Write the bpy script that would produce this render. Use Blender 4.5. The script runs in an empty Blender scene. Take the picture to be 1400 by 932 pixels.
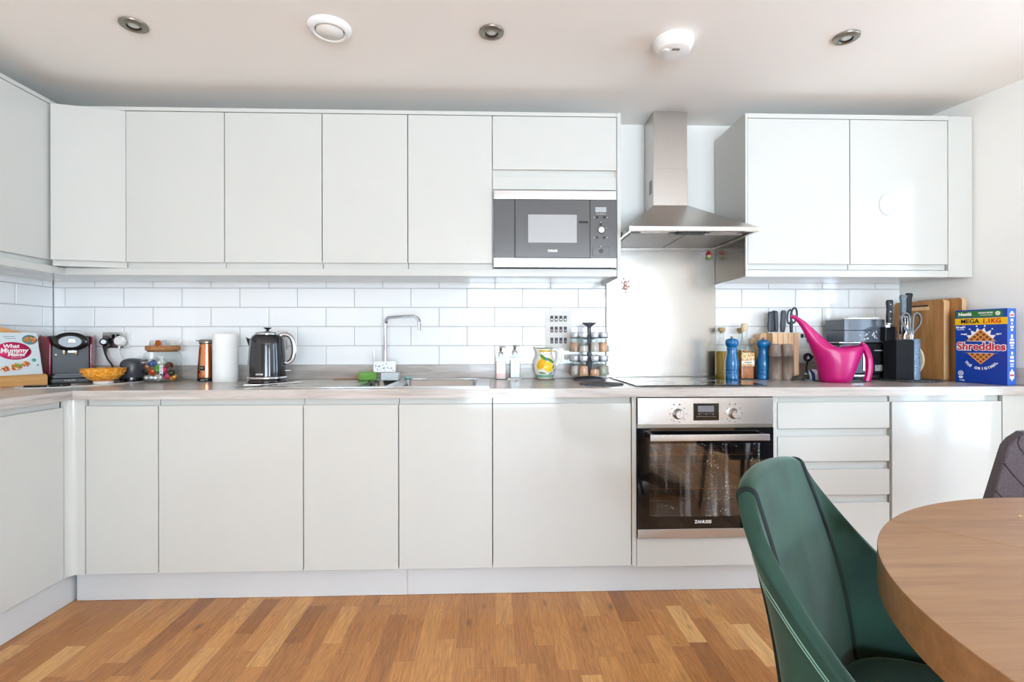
import bpy, math, random
from mathutils import Vector, Matrix, Euler
random.seed(7)
PI = math.pi
sc = bpy.context.scene
COL = sc.collection

# ------------------------------------------------------------------ helpers
class MB:
    """collects shapes, then becomes ONE mesh object"""
    def __init__(s): s.v = []; s.f = []; s.m = []; s.s = []
    def add(s, vs, fs, mi=0, sm=False):
        n = len(s.v); s.v += [tuple(v) for v in vs]
        for f in fs: s.f.append(tuple(i + n for i in f)); s.m.append(mi); s.s.append(sm)
        return s
    def box(s, x0, x1, y0, y1, z0, z1, mi=0):
        return s.add([(x0,y0,z0),(x1,y0,z0),(x1,y1,z0),(x0,y1,z0),(x0,y0,z1),(x1,y0,z1),(x1,y1,z1),(x0,y1,z1)],
                     [(0,3,2,1),(4,5,6,7),(0,1,5,4),(1,2,6,5),(2,3,7,6),(3,0,4,7)], mi)
    def prism(s, poly, a0, a1, axis='x', mi=0):
        """poly: list of 2d points; axis x -> (y,z), y -> (x,z), z -> (x,y)"""
        def P(p, a): return (a, p[0], p[1]) if axis == 'x' else ((p[0], a, p[1]) if axis == 'y' else (p[0], p[1], a))
        n = len(poly)
        vs = [P(p, a0) for p in poly] + [P(p, a1) for p in poly]
        fs = [tuple(range(n))[::-1], tuple(range(n, 2*n))] + [(i, (i+1) % n, n + (i+1) % n, n + i) for i in range(n)]
        return s.add(vs, fs, mi)
    def rings(s, rings, mi=0, cap0=True, cap1=True, closed=True, sm=True):
        n = len(rings[0]); vs = [p for r in rings for p in r]; fs = []
        for k in range(len(rings) - 1):
            for i in range(n if closed else n - 1):
                j = (i + 1) % n
                fs.append((k*n + i, k*n + j, (k+1)*n + j, (k+1)*n + i))
        s.add(vs, fs, mi, sm)
        if cap0: s.add(rings[0], [tuple(range(n))[::-1]], mi)
        if cap1: s.add(rings[-1], [tuple(range(n))], mi)
        return s
    def lathe(s, prof, cx=0, cy=0, cz=0, seg=28, mi=0, cap0=True, cap1=True, sx=1, sy=1):
        R = [[(cx + sx*r*math.cos(2*PI*i/seg), cy + sy*r*math.sin(2*PI*i/seg), cz + z) for i in range(seg)] for r, z in prof]
        return s.rings(R, mi, cap0, cap1)
    def disc(s, c, ax, r, h, seg=20, mi=0):
        """cylinder from c along direction ax"""
        return s.tube([c, tuple(Vector(c) + Vector(ax).normalized()*h)], r, seg, mi)
    def tube(s, pts, r, seg=8, mi=0, closed=False, flat=None):
        P = [Vector(p) for p in pts]; n = len(P); R = []
        rr = r if isinstance(r, (list, tuple)) else [r]*n
        t0 = (P[1] - P[0]).normalized()
        up = Vector((0,0,1)) if abs(t0.z) < .9 else Vector((0,1,0))
        nx = t0.cross(up).normalized()
        for i in range(n):
            a = P[i-1] if (i > 0 or closed) else P[i]; b = P[(i+1) % n] if (i < n-1 or closed) else P[i]
            t = (b - a).normalized()
            nx = (nx - t*nx.dot(t))
            nx = nx.normalized() if nx.length > 1e-6 else t.orthogonal().normalized()
            ny = t.cross(nx)
            fy = flat if flat else 1
            R.append([tuple(P[i] + nx*rr[i]*math.cos(2*PI*k/seg) + ny*rr[i]*fy*math.sin(2*PI*k/seg)) for k in range(seg)])
        if closed: R.append(R[0]); return s.rings(R, mi, False, False)
        return s.rings(R, mi)
    def ball(s, c, r, seg=16, n=8, mi=0, sx=1, sy=1, sz=1):
        R = []
        for k in range(n + 1):
            a = -PI/2 + PI*k/n; q = max(math.cos(a), .02)
            R.append([(c[0] + sx*r*q*math.cos(2*PI*i/seg), c[1] + sy*r*q*math.sin(2*PI*i/seg), c[2] + sz*r*math.sin(a)) for i in range(seg)])
        return s.rings(R, mi)
    def xf(s, M):
        s.v = [tuple(M @ Vector(v)) for v in s.v]; return s

def obj(name, m, mats, parent=None, world=False, bevel=0, seg=2, sub=0, solid=0, smooth=False, loc=None, rot=None):
    me = bpy.data.meshes.new(name)
    vs = m.v
    if world and parent is not None:
        o0 = Vector(parent['org']) if 'org' in parent else parent.location
        vs = [tuple(Vector(v) - o0) for v in vs]
    me.from_pydata(vs, [], m.f); me.validate(); 
    mats = mats if isinstance(mats, (list, tuple)) else [mats]
    for k in mats: me.materials.append(k)
    if len(me.polygons) == len(m.f):
        for p, mi, sm in zip(me.polygons, m.m, m.s):
            p.material_index = mi; p.use_smooth = sm or smooth
    me.update()
    o = bpy.data.objects.new(name, me); COL.objects.link(o)
    if parent is not None: o.parent = parent
    if loc: o.location = loc
    if rot: o.rotation_euler = rot
    if solid:
        q = o.modifiers.new('solid', 'SOLIDIFY'); q.thickness = abs(solid); q.offset = -1 if solid > 0 else 1
    if bevel:
        q = o.modifiers.new('bevel', 'BEVEL'); q.width = bevel; q.segments = seg; q.limit_method = 'ANGLE'; q.angle_limit = .6
        for p in me.polygons: p.use_smooth = True
        w = o.modifiers.new('wn', 'WEIGHTED_NORMAL'); w.keep_sharp = False
    if sub:
        q = o.modifiers.new('sub', 'SUBSURF'); q.levels = sub; q.render_levels = sub
    return o

def tag(o, label, cat, group=None):
    o['label'] = label; o['category'] = cat
    if group: o['group'] = group
    return o
def thing(name, label, cat, loc=(0,0,0), rz=0, group=None):
    o = bpy.data.objects.new(name, None); COL.objects.link(o)
    o.empty_display_size = .05
    o.location = loc; o.rotation_euler = (0,0,rz)
    return tag(o, label, cat, group)
def struct(name, m, mats, **k):
    o = obj(name, m, mats, **k); o['kind'] = 'structure'; return o
def child(o, parent):
    o.parent = parent; return o
def copy_tree(root, loc, rz=None):
    r = root.copy(); COL.objects.link(r); r.location = loc
    if rz is not None: r.rotation_euler = (0,0,rz)
    for ch in list(root.children):
        c_ = ch.copy(); COL.objects.link(c_); c_.parent = r
        for g in list(ch.children):
            d = g.copy(); COL.objects.link(d); d.parent = c_
    return r
def text_mesh(s, size, ext=.0003, bold=0, align='CENTER', shear=0, spacing=1.0):
    cu = bpy.data.curves.new('lettering', 'FONT'); cu.body = s; cu.size = size; cu.extrude = ext
    cu.offset = bold; cu.align_x = align; cu.align_y = 'CENTER'; cu.resolution_u = 3; cu.shear = shear; cu.space_character = spacing
    o = bpy.data.objects.new('tmp_text', cu); COL.objects.link(o)
    bpy.context.view_layer.update()
    dg = bpy.context.evaluated_depsgraph_get()
    me = bpy.data.meshes.new_from_object(o.evaluated_get(dg))
    vs = [tuple(v.co) for v in me.vertices]; fs = [tuple(p.vertices) for p in me.polygons]
    bpy.data.objects.remove(o); bpy.data.curves.remove(cu); bpy.data.meshes.remove(me)
    return vs, fs
def put_text(m, s, size, M, mi=0, **k):
    """adds lettering to builder m, text plane (x right, y up) carried by matrix M"""
    vs, fs = text_mesh(s, size, **k)
    m.add([tuple(M @ Vector(v)) for v in vs], fs, mi); return m
def FR(x, y, z, rz=0, tilt=0):
    """matrix of a plane that faces -Y at x,y,z"""
    return Matrix.Translation((x,y,z)) @ Matrix.Rotation(rz,4,'Z') @ Matrix.Rotation(PI/2 + tilt,4,'X')
def UP(x, y, z, rz=0):
    return Matrix.Translation((x,y,z)) @ Matrix.Rotation(rz,4,'Z')

# ------------------------------------------------------------------ materials
def lin(c):
    r = []
    for v in c:
        v /= 255.
        r.append(v/12.92 if v <= .04045 else ((v+.055)/1.055)**2.4)
    return (*r, 1)
def newmat(name):
    m = bpy.data.materials.new(name); m.use_nodes = True
    nt = m.node_tree; b = nt.nodes['Principled BSDF']; return m, nt, b
def mat(name, c, rough=.5, metal=0, coat=0, bump=0, bscale=200, trans=0, ior=1.45, var=0, vscale=8, sheen=0, aniso=None, alpha=1):
    m, nt, b = newmat(name)
    b.inputs['Base Color'].default_value = lin(c); b.inputs['Roughness'].default_value = rough
    b.inputs['Metallic'].default_value = metal; b.inputs['Coat Weight'].default_value = coat; b.inputs['Coat Roughness'].default_value = .04
    b.inputs['Transmission Weight'].default_value = trans; b.inputs['IOR'].default_value = ior
    if sheen: b.inputs['Sheen Weight'].default_value = sheen; b.inputs['Sheen Roughness'].default_value = .4; b.inputs['Sheen Tint'].default_value = (.72, .95, .82, 1)
    tc = nt.nodes.new('ShaderNodeTexCoord')
    # every surface gets a slight procedural unevenness
    n = nt.nodes.new('ShaderNodeTexNoise'); n.inputs['Scale'].default_value = vscale; n.inputs['Detail'].default_value = 4
    mp = nt.nodes.new('ShaderNodeMapping'); nt.links.new(tc.outputs['Object'], mp.inputs[0]); nt.links.new(mp.outputs[0], n.inputs['Vector'])
    if aniso: mp.inputs['Scale'].default_value = aniso
    v = var if var else .03
    mx = nt.nodes.new('ShaderNodeMix'); mx.data_type = 'RGBA'; mx.blend_type = 'MULTIPLY'; mx.inputs['Factor'].default_value = 1
    mx.inputs[6].default_value = lin(c)
    rp = nt.nodes.new('ShaderNodeMapRange'); rp.inputs['To Min'].default_value = 1 - v; rp.inputs['To Max'].default_value = 1 + v*.5
    rp.inputs['From Min'].default_value = .25; rp.inputs['From Max'].default_value = .75
    nt.links.new(n.outputs['Fac'], rp.inputs['Value']); nt.links.new(rp.outputs[0], mx.inputs[7]); nt.links.new(mx.outputs[2], b.inputs['Base Color'])
    if bump:
        n2 = nt.nodes.new('ShaderNodeTexNoise'); n2.inputs['Scale'].default_value = bscale; n2.inputs['Detail'].default_value = 3
        nt.links.new(mp.outputs[0], n2.inputs['Vector'])
        bp = nt.nodes.new('ShaderNodeBump'); bp.inputs['Strength'].default_value = bump; bp.inputs['Distance'].default_value = .002
        nt.links.new(n2.outputs['Fac'], bp.inputs['Height']); nt.links.new(bp.outputs[0], b.inputs['Normal'])
    return m
def steel(name, c, rough, stretch, bump=.05):
    m = mat(name, c, rough, 1, bump=bump, bscale=60, aniso=stretch, var=.06, vscale=30); return m

def wood_mat(name, c1, c2, c3, scale=1, axis=0, rough=.45, coat=0, grain=1.0):
    m, nt, b = newmat(name); L = nt.links.new
    tc = nt.nodes.new('ShaderNodeTexCoord'); mp = nt.nodes.new('ShaderNodeMapping'); L(tc.outputs['Object'], mp.inputs[0])
    s = [14*scale]*3; s[axis] = 1.1*scale; mp.inputs['Scale'].default_value = s
    n = nt.nodes.new('ShaderNodeTexNoise'); n.inputs['Scale'].default_value = 2.2; n.inputs['Detail'].default_value = 7; n.inputs['Roughness'].default_value = .62; n.inputs['Distortion'].default_value = .6
    L(mp.outputs[0], n.inputs['Vector'])
    mp2 = nt.nodes.new('ShaderNodeMapping'); L(tc.outputs['Object'], mp2.inputs[0]); s2 = [90*scale]*3; s2[axis] = 4*scale; mp2.inputs['Scale'].default_value = s2
    n2 = nt.nodes.new('ShaderNodeTexNoise'); n2.inputs['Scale'].default_value = 3; n2.inputs['Detail'].default_value = 5; L(mp2.outputs[0], n2.inputs['Vector'])
    ad = nt.nodes.new('ShaderNodeMath'); ad.operation = 'MULTIPLY_ADD'; ad.inputs[1].default_value = .45*grain; L(n2.outputs['Fac'], ad.inputs[0]); L(n.outputs['Fac'], ad.inputs[2])
    r = nt.nodes.new('ShaderNodeValToRGB'); e = r.color_ramp.elements
    e[0].position = .48; e[0].color = lin(c1); e[1].position = .95; e[1].color = lin(c3)
    q = e.new(.7); q.color = lin(c2)
    L(ad.outputs[0], r.inputs[0]); L(r.outputs[0], b.inputs['Base Color'])
    b.inputs['Roughness'].default_value = rough; b.inputs['Coat Weight'].default_value = coat
    bp = nt.nodes.new('ShaderNodeBump'); bp.inputs['Strength'].default_value = .08; bp.inputs['Distance'].default_value = .001
    L(n2.outputs['Fac'], bp.inputs['Height']); L(bp.outputs[0], b.inputs['Normal'])
    return m

def floor_mat():
    m, nt, b = newmat('oak_strip_floor'); L = nt.links.new; N = nt.nodes.new
    def math_(op, a, c=None, d=None):
        q = N('ShaderNodeMath'); q.operation = op
        for i, x in enumerate((a, c, d)):
            if x is None: continue
            if isinstance(x, (int, float)): q.inputs[i].default_value = x
            else: L(x, q.inputs[i])
        return q.outputs[0]
    tc = N('ShaderNodeTexCoord'); sp = N('ShaderNodeSeparateXYZ'); L(tc.outputs['Object'], sp.inputs[0])
    W = .0705
    xs = math_('DIVIDE', sp.outputs[0], W); ix = math_('FLOOR', xs)
    wn = N('ShaderNodeTexWhiteNoise'); wn.noise_dimensions = '1D'; L(ix, wn.inputs['W'])
    off = math_('MULTIPLY', wn.outputs['Value'], 3.7)
    ys = math_('ADD', math_('DIVIDE', sp.outputs[1], .36), off)
    # uneven piece lengths: warp the running coordinate
    warp = math_('MULTIPLY', math_('SINE', math_('MULTIPLY', ys, 2.1)), .28)
    ys = math_('ADD', ys, warp)
    iy = math_('FLOOR', ys)
    cb = N('ShaderNodeCombineXYZ'); L(ix, cb.inputs[0]); L(iy, cb.inputs[1])
    w2 = N('ShaderNodeTexWhiteNoise'); w2.noise_dimensions = '2D'; L(cb.outputs[0], w2.inputs['Vector'])
    # grain, shifted for each piece
    sh = N('ShaderNodeVectorMath'); sh.operation = 'MULTIPLY_ADD'; L(w2.outputs['Color'], sh.inputs[0]); sh.inputs[1].default_value = (9, 9, 9)
    L(tc.outputs['Object'], sh.inputs[2])
    mp = N('ShaderNodeMapping'); L(sh.outputs[0], mp.inputs[0]); mp.inputs['Scale'].default_value = (17, 1.7, 17)
    n1 = N('ShaderNodeTexNoise'); L(mp.outputs[0], n1.inputs['Vector']); n1.inputs['Scale'].default_value = 1.4; n1.inputs['Detail'].default_value = 6; n1.inputs['Distortion'].default_value = 1.6
    rings = math_('SINE', math_('MULTIPLY', n1.outputs['Fac'], 42))
    mp2 = N('ShaderNodeMapping'); L(sh.outputs[0], mp2.inputs[0]); mp2.inputs['Scale'].default_value = (260, 9, 200)
    n2 = N('ShaderNodeTexNoise'); L(mp2.outputs[0], n2.inputs['Vector']); n2.inputs['Scale'].default_value = 1; n2.inputs['Detail'].default_value = 4
    r = N('ShaderNodeValToRGB'); e = r.color_ramp.elements; r.color_ramp.interpolation = 'LINEAR'
    e[0].position = 0; e[0].color = lin((146, 90, 42)); e[1].position = 1; e[1].color = lin((222, 172, 108))
    for p, cc in ((.07, (170, 110, 54)), (.4, (184, 122, 62)), (.75, (194, 133, 70)), (.93, (204, 146, 82))): e.new(p).color = lin(cc)
    L(w2.outputs['Value'], r.inputs[0])
    k = math_('MULTIPLY_ADD', rings, .10, 1.0)
    k = math_('ADD', k, math_('MULTIPLY', math_('SUBTRACT', n2.outputs['Fac'], .5), 1.0))
    # knots
    vo = N('ShaderNodeTexVoronoi'); vo.inputs['Scale'].default_value = 1; mp3 = N('ShaderNodeMapping'); mp3.inputs['Scale'].default_value = (9, 3.2, 1); L(tc.outputs['Object'], mp3.inputs[0]); L(mp3.outputs[0], vo.inputs['Vector'])
    kn = math_('SMOOTH_MIN', math_('MULTIPLY_ADD', vo.outputs['Distance'], 5.0, .35), 1.0, .15)
    k = math_('MULTIPLY', k, kn)
    # joints
    fx = math_('FRACT', xs); ex = math_('MINIMUM', fx, math_('SUBTRACT', 1.0, fx)); gx = math_('GREATER_THAN', ex, .007)
    fy = math_('FRACT', ys); ey = math_('MINIMUM', fy, math_('SUBTRACT', 1.0, fy)); gy = math_('GREATER_THAN', ey, .0025)
    g = math_('MULTIPLY_ADD', math_('MULTIPLY', gx, gy), .3, .7)
    k = math_('MULTIPLY', k, g)
    mx = N('ShaderNodeMix'); mx.data_type = 'RGBA'; mx.blend_type = 'MULTIPLY'; mx.inputs['Factor'].default_value = 1
    L(r.outputs[0], mx.inputs[6]); cbk = N('ShaderNodeCombineXYZ'); [L(k, cbk.inputs[i]) for i in range(3)]; L(cbk.outputs[0], mx.inputs[7])
    L(mx.outputs[2], b.inputs['Base Color'])
    b.inputs['Roughness'].default_value = .38; b.inputs['Coat Weight'].default_value = .15; b.inputs['Coat Roughness'].default_value = .25
    bp = N('ShaderNodeBump'); bp.inputs['Strength'].default_value = .15; bp.inputs['Distance'].default_value = .001
    L(g, bp.inputs['Height']); L(bp.outputs[0], b.inputs['Normal'])
    return m

def dirty_glass(name):
    m, nt, b = newmat(name); L = nt.links.new; N = nt.nodes.new
    b.inputs['Base Color'].default_value = (1,1,1,1); b.inputs['Roughness'].default_value = .03
    out = nt.nodes['Material Output']
    tr = N('ShaderNodeBsdfTransparent'); tr.inputs[0].default_value = (.62,.62,.62,1)
    gl = N('ShaderNodeBsdfGlossy'); gl.inputs['Roughness'].default_value = .05; gl.inputs[0].default_value = (.9,.9,.9,1)
    fr = N('ShaderNodeFresnel'); fr.inputs[0].default_value = 1.9
    m1 = N('ShaderNodeMixShader'); L(fr.outputs[0], m1.inputs[0]); L(tr.outputs[0], m1.inputs[1]); L(gl.outputs[0], m1.inputs[2])
    di = N('ShaderNodeBsdfDiffuse'); di.inputs[0].default_value = lin((190,192,192))
    tc = N('ShaderNodeTexCoord')
    vo = N('ShaderNodeTexVoronoi'); vo.inputs['Scale'].default_value = 75; L(tc.outputs['Object'], vo.inputs['Vector'])
    no = N('ShaderNodeTexNoise'); no.inputs['Scale'].default_value = 9; L(tc.outputs['Object'], no.inputs['Vector'])
    mp = N('ShaderNodeMapping'); mp.inputs['Scale'].default_value = (34, 1, 2.2); L(tc.outputs['Object'], mp.inputs[0])
    n3 = N('ShaderNodeTexNoise'); n3.inputs['Scale'].default_value = 1; n3.inputs['Detail'].default_value = 3; L(mp.outputs[0], n3.inputs['Vector'])
    a = N('ShaderNodeMapRange'); a.inputs['From Min'].default_value = .26; a.inputs['From Max'].default_value = .1; a.inputs['To Max'].default_value = .8; L(vo.outputs['Distance'], a.inputs[0])
    c_ = N('ShaderNodeMapRange'); c_.inputs['From Min'].default_value = .5; c_.inputs['From Max'].default_value = .62; L(no.outputs['Fac'], c_.inputs[0])
    mu = N('ShaderNodeMath'); mu.operation = 'MULTIPLY'; L(a.outputs[0], mu.inputs[0]); L(c_.outputs[0], mu.inputs[1])
    d = N('ShaderNodeMapRange'); d.inputs['From Min'].default_value = .52; d.inputs['From Max'].default_value = .8; d.inputs['To Max'].default_value = .5; L(n3.outputs['Fac'], d.inputs[0])
    mm = N('ShaderNodeMath'); mm.operation = 'ADD'; mm.use_clamp = True; L(mu.outputs[0], mm.inputs[0]); L(d.outputs[0], mm.inputs[1])
    m2 = N('ShaderNodeMixShader'); L(mm.outputs[0], m2.inputs[0]); L(m1.outputs[0], m2.inputs[1]); L(di.outputs[0], m2.inputs[2])
    L(m2.outputs[0], out.inputs[0]); return m
def clear_glass(name, tint=(.91,.935,.935), refl=1.5):
    """thin clear wall: transparent with a fresnel sheen (no caustic noise)"""
    m, nt, b = newmat(name); L = nt.links.new; N = nt.nodes.new; out = nt.nodes['Material Output']
    tr = N('ShaderNodeBsdfTransparent'); tr.inputs[0].default_value = (*tint, 1)
    gl = N('ShaderNodeBsdfGlossy'); gl.inputs['Roughness'].default_value = .02
    lw = N('ShaderNodeLayerWeight'); lw.inputs[0].default_value = .5
    pw = N('ShaderNodeMath'); pw.operation = 'POWER'; pw.inputs[1].default_value = 4; L(lw.outputs['Facing'], pw.inputs[0])
    fr = N('ShaderNodeMath'); fr.operation = 'MULTIPLY_ADD'; fr.inputs[1].default_value = .6; fr.inputs[2].default_value = .04; L(pw.outputs[0], fr.inputs[0])
    m1 = N('ShaderNodeMixShader'); L(fr.outputs[0], m1.inputs[0]); L(tr.outputs[0], m1.inputs[1]); L(gl.outputs[0], m1.inputs[2])
    L(m1.outputs[0], out.inputs[0]); return m

def speckle(name, base, spot, scale, lo, hi, rough=.5, metal=0, stretch=(1,1,1)):
    m, nt, b = newmat(name); L = nt.links.new; N = nt.nodes.new
    tc = N('ShaderNodeTexCoord'); mp = N('ShaderNodeMapping'); mp.inputs['Scale'].default_value = stretch; L(tc.outputs['Object'], mp.inputs[0])
    n = N('ShaderNodeTexNoise'); n.inputs['Scale'].default_value = scale; n.inputs['Detail'].default_value = 3; L(mp.outputs[0], n.inputs['Vector'])
    r = N('ShaderNodeValToRGB'); r.color_ramp.elements[0].position = lo; r.color_ramp.elements[0].color = lin(base)
    r.color_ramp.elements[1].position = hi; r.color_ramp.elements[1].color = lin(spot); L(n.outputs['Fac'], r.inputs[0]); L(r.outputs[0], b.inputs['Base Color'])
    b.inputs['Roughness'].default_value = rough; b.inputs['Metallic'].default_value = metal
    return m

DOOR = mat('gloss_door_white', (203,204,199), .09, coat=0, bump=.02, bscale=3, var=.01)
CARC = mat('satin_white_board', (208,208,205), .35, var=.01)
PLIN = mat('plinth_white', (208,210,210), .3, var=.01)
WALLP = mat('wall_paint', (236,235,230), .75, bump=.08, bscale=90, var=.012, vscale=2)
CEILP = mat('ceiling_paint', (246,244,240), .8, bump=.05, bscale=60, var=.012, vscale=2)
TILE = mat('white_glazed_tile', (243,244,244), .07, coat=.6, bump=.04, bscale=9, var=.012, vscale=3)
GROUT = mat('grey_grout', (176,177,178), .9, bump=.2, bscale=300)
WORK = wood_mat('grey_oak_laminate', (150,141,134), (186,178,171), (206,200,194), 1.0, 0, .28, .25)
WORKY = wood_mat('grey_oak_laminate_return', (150,141,134), (186,178,171), (206,200,194), 1.0, 1, .28, .25)
FLOOR = floor_mat()
TABW = wood_mat('brown_oak_table', (144,103,66), (162,119,78), (174,132,89), 1.3, 0, .36, .12, 1.0)
BRSS = steel('brushed_steel', (205,203,200), .27, (1,1,40))
BRSH = steel('brushed_steel_hood', (196,190,184), .3, (30,30,1))
SPLASH = steel('brushed_steel_splashback', (178,174,168), .24, (1,1,60))
CHROME = mat('chrome', (225,227,230), .06, 1)
SINKM = steel('sink_steel', (205,207,206), .22, (20,20,20))
NICK = mat('brushed_nickel', (150,143,132), .32, 1)
BLKG = mat('black_glass', (12,12,14), .04, coat=.8)
HOBG = mat('hob_glass', (10,10,11), .05, coat=1)
GREYG = mat('grey_mirror_glass', (88,90,92), .12, coat=.6)
LTGL = mat('light_grey_screen', (170,172,173), .1, coat=.6)
BLK = mat('black_plastic', (24,25,27), .38)
BLKS = mat('black_shiny_plastic', (14,14,16), .1, coat=.6)
DGR = mat('dark_grey_plastic', (68,70,76), .4, coat=.2)
GAPM = mat('dark_gap', (58,56,52), .8)
WHT = mat('white_plastic', (242,242,240), .3)
WHT2 = mat('matt_white', (246,246,244), .8, bump=.3, bscale=400)
CORK = speckle('cork', (186,128,78), (120,72,38), 160, .45, .7, .8)
ORB = speckle('orange_stoneware', (232,142,28), (250,186,84), 70, .45, .6, .3)
COPP = mat('copper', (214,140,98), .16, 1)
GLASS = clear_glass('clear_glass')
GREENV = mat('green_velvet', (30,66,53), .8, sheen=.32, var=.55, vscale=9, bump=.05, bscale=300)
GREENP = mat('green_piping', (10,28,24), .7)
GREYF = speckle('charcoal_woven_fabric', (74,66,74), (104,94,100), 380, .35, .65, .9)
STITCH = mat('pale_thread', (126,158,142), .8)
GSTIT = mat('grey_thread', (52,47,54), .9)
RED = mat('dark_red_plastic', (138,12,44), .25, coat=.5)
MAG = mat('magenta_plastic', (190,6,108), .35, coat=.15)
BLUEP = mat('blue_enamel', (6,104,162), .2, coat=.5)
TAUPE = wood_mat('grey_wood_mill', (112,98,88), (138,122,110), (158,142,130), 2, 2, .4)
BEECH = wood_mat('beech', (214,170,126), (228,188,146), (238,204,166), 1.5, 2, .5)
BOARD = wood_mat('brown_chopping_board', (146,98,52), (168,118,68), (186,136,84), 1.6, 2, .5)
BOARDE = wood_mat('pale_board_edge', (206,160,110), (222,180,132), (234,198,152), 2, 2, .5)
BAMB = wood_mat('bamboo', (190,134,70), (210,156,92), (222,172,108), 1.4, 0, .45)
CREAM = mat('cream', (238,226,196), .4)
MAT = mat

# ------------------------------------------------------------------ the room
CZ = 2.287                                   # ceiling height
WA = math.atan(.255)                         # the right wall opens outwards
m = MB().box(-3.2, 5.2, -6.4, .3, -.12, 0); struct('floor', m, FLOOR)
m = MB().box(-3.2, 5.2, -6.4, .3, CZ, CZ + .12); struct('ceiling', m, CEILP)
m = MB().box(-2.5, 2.4, .009, .16, 0, CZ); struct('wall_back', m, WALLP)
m = MB().box(-2.48, -2.331, -6.25, .009, 0, CZ); struct('wall_left', m, WALLP)
RX0, RX1 = -.5, 2.35                        # window opening in the wall behind the camera
m = MB().box(-2.5, RX0, -6.3, -6.15, 0, CZ).box(RX1, 4.2, -6.3, -6.15, 0, CZ).box(RX0, RX1, -6.3, -6.15, 2.15, CZ).box(RX0, RX1, -6.3, -6.15, 0, .06)
struct('wall_rear', m, WALLP)
m = MB()
for a in (RX0 + .03, RX0 + 1.5, RX1 - .03): m.box(a - .03, a + .03, -6.25, -6.19, .06, 2.15)
m.box(RX0, RX1, -6.25, -6.19, .06, .13).box(RX0, RX1, -6.25, -6.19, 2.09, 2.15)
WINF = m
# right wall, turned about the corner, with a tall window opening
W0, W1, WT, WB = -.90, -2.02, 2.15, .06
m = MB()
m.box(0, .16, W0, .02, 0, CZ).box(0, .16, -6.5, W1, 0, CZ).box(0, .16, W1, W0, WT, CZ).box(0, .16, W1, W0, 0, WB)
RW = struct('wall_right', m, WALLP, loc=(2.262, .0, 0), rot=(0, 0, WA))
m = MB()
for a, b_ in ((W0 - .06, W0), (W1, W1 + .06), ((W0 + W1)/2 - .04, (W0 + W1)/2 + .04)): m.box(.05, .11, a, b_, WB, WT)
m.box(.05, .11, W1, W0, WB, WB + .07).box(.05, .11, W1, W0, WT - .07, WT)
wf = struct('window_1', m, WHT, loc=(2.262, 0, 0), rot=(0, 0, WA))
w2 = struct('window_2', WINF, WHT)
obj('window_pane', MB().box(RX0 + .05, RX1 - .05, -6.223, -6.217, .12, 2.1), clear_glass('window_glass', (1,1,1), 1.25), parent=w2)
pn = obj('window_pane', MB().box(.075, .081, W1 + .05, W0 - .05, WB + .06, WT - .06), clear_glass('daylight_dimming_glass', (.72,.765,.81), 1.25), parent=wf)  # pane tint added to weaken the daylight on the right cabinets

# tiles laid in half bond: one mesh for each wall
def tiles(name, rows, x0, x1, joint, pitch, face, plane):
    m = MB(); g = .0016
    for zi, (za, zb, off) in enumerate(rows):
        k = math.floor((x0 - (joint + off)) / pitch)
        x = joint + off + k*pitch
        while x < x1:
            a, b_ = max(x, x0) + g, min(x + pitch, x1) - g
            if b_ - a > .01:
                c_, t = .0025, .007
                vs = [(a,t,za+g),(b_,t,za+g),(b_,t,zb-g),(a,t,zb-g)]
                vs += [(a,c_,za+g),(b_,c_,za+g),(b_,c_,zb-g),(a,c_,zb-g)]
                vs += [(a+c_,0,za+g+c_),(b_-c_,0,za+g+c_),(b_-c_,0,zb-g-c_),(a+c_,0,zb-g-c_)]
                fs = [(8,9,10,11)] + [(i,(i+1)%4,4+(i+1)%4,4+i) for i in range(4)] + [(4+i,4+(i+1)%4,8+(i+1)%4,8+i) for i in range(4)]
                if plane == 'left': vs = [(-2.322 - v[1], v[0], v[2]) for v in vs]; fs = [f[::-1] for f in fs]
                m.add(vs, fs, 0)
            x += pitch
    if plane == 'back': m.box(x0, x1, .003, .0088, rows[-1][0], rows[0][1], 1)
    else: m.box(-2.3305, -2.325, x0, x1, rows[-1][0], rows[0][1], 1)
    return struct(name, m, [TILE, GROUT])
zr = [1.3875, 1.2843, 1.1811, 1.0779, .9747]
rows_b = [(zr[0], 1.49, .151), (zr[1], zr[0], 0), (zr[2], zr[1], .151), (zr[3], zr[2], 0), (zr[4], zr[3], .151)]
tiles('wall_tiles_back', rows_b, -2.322, .606, -2.265, .302, 0, 'back')
tiles('wall_tiles_right_bay', rows_b, 1.208, 2.255, -2.265, .302, 0, 'back')
rows_l = [(zr[0], 1.49, .151), (zr[1], zr[0], 0), (zr[2], zr[1], .151), (zr[3], zr[2], 0), (zr[4], zr[3], .151)]
tiles('wall_tiles_left', rows_l, -1.28, 0, -.211, .302, 0, 'left')

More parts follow.
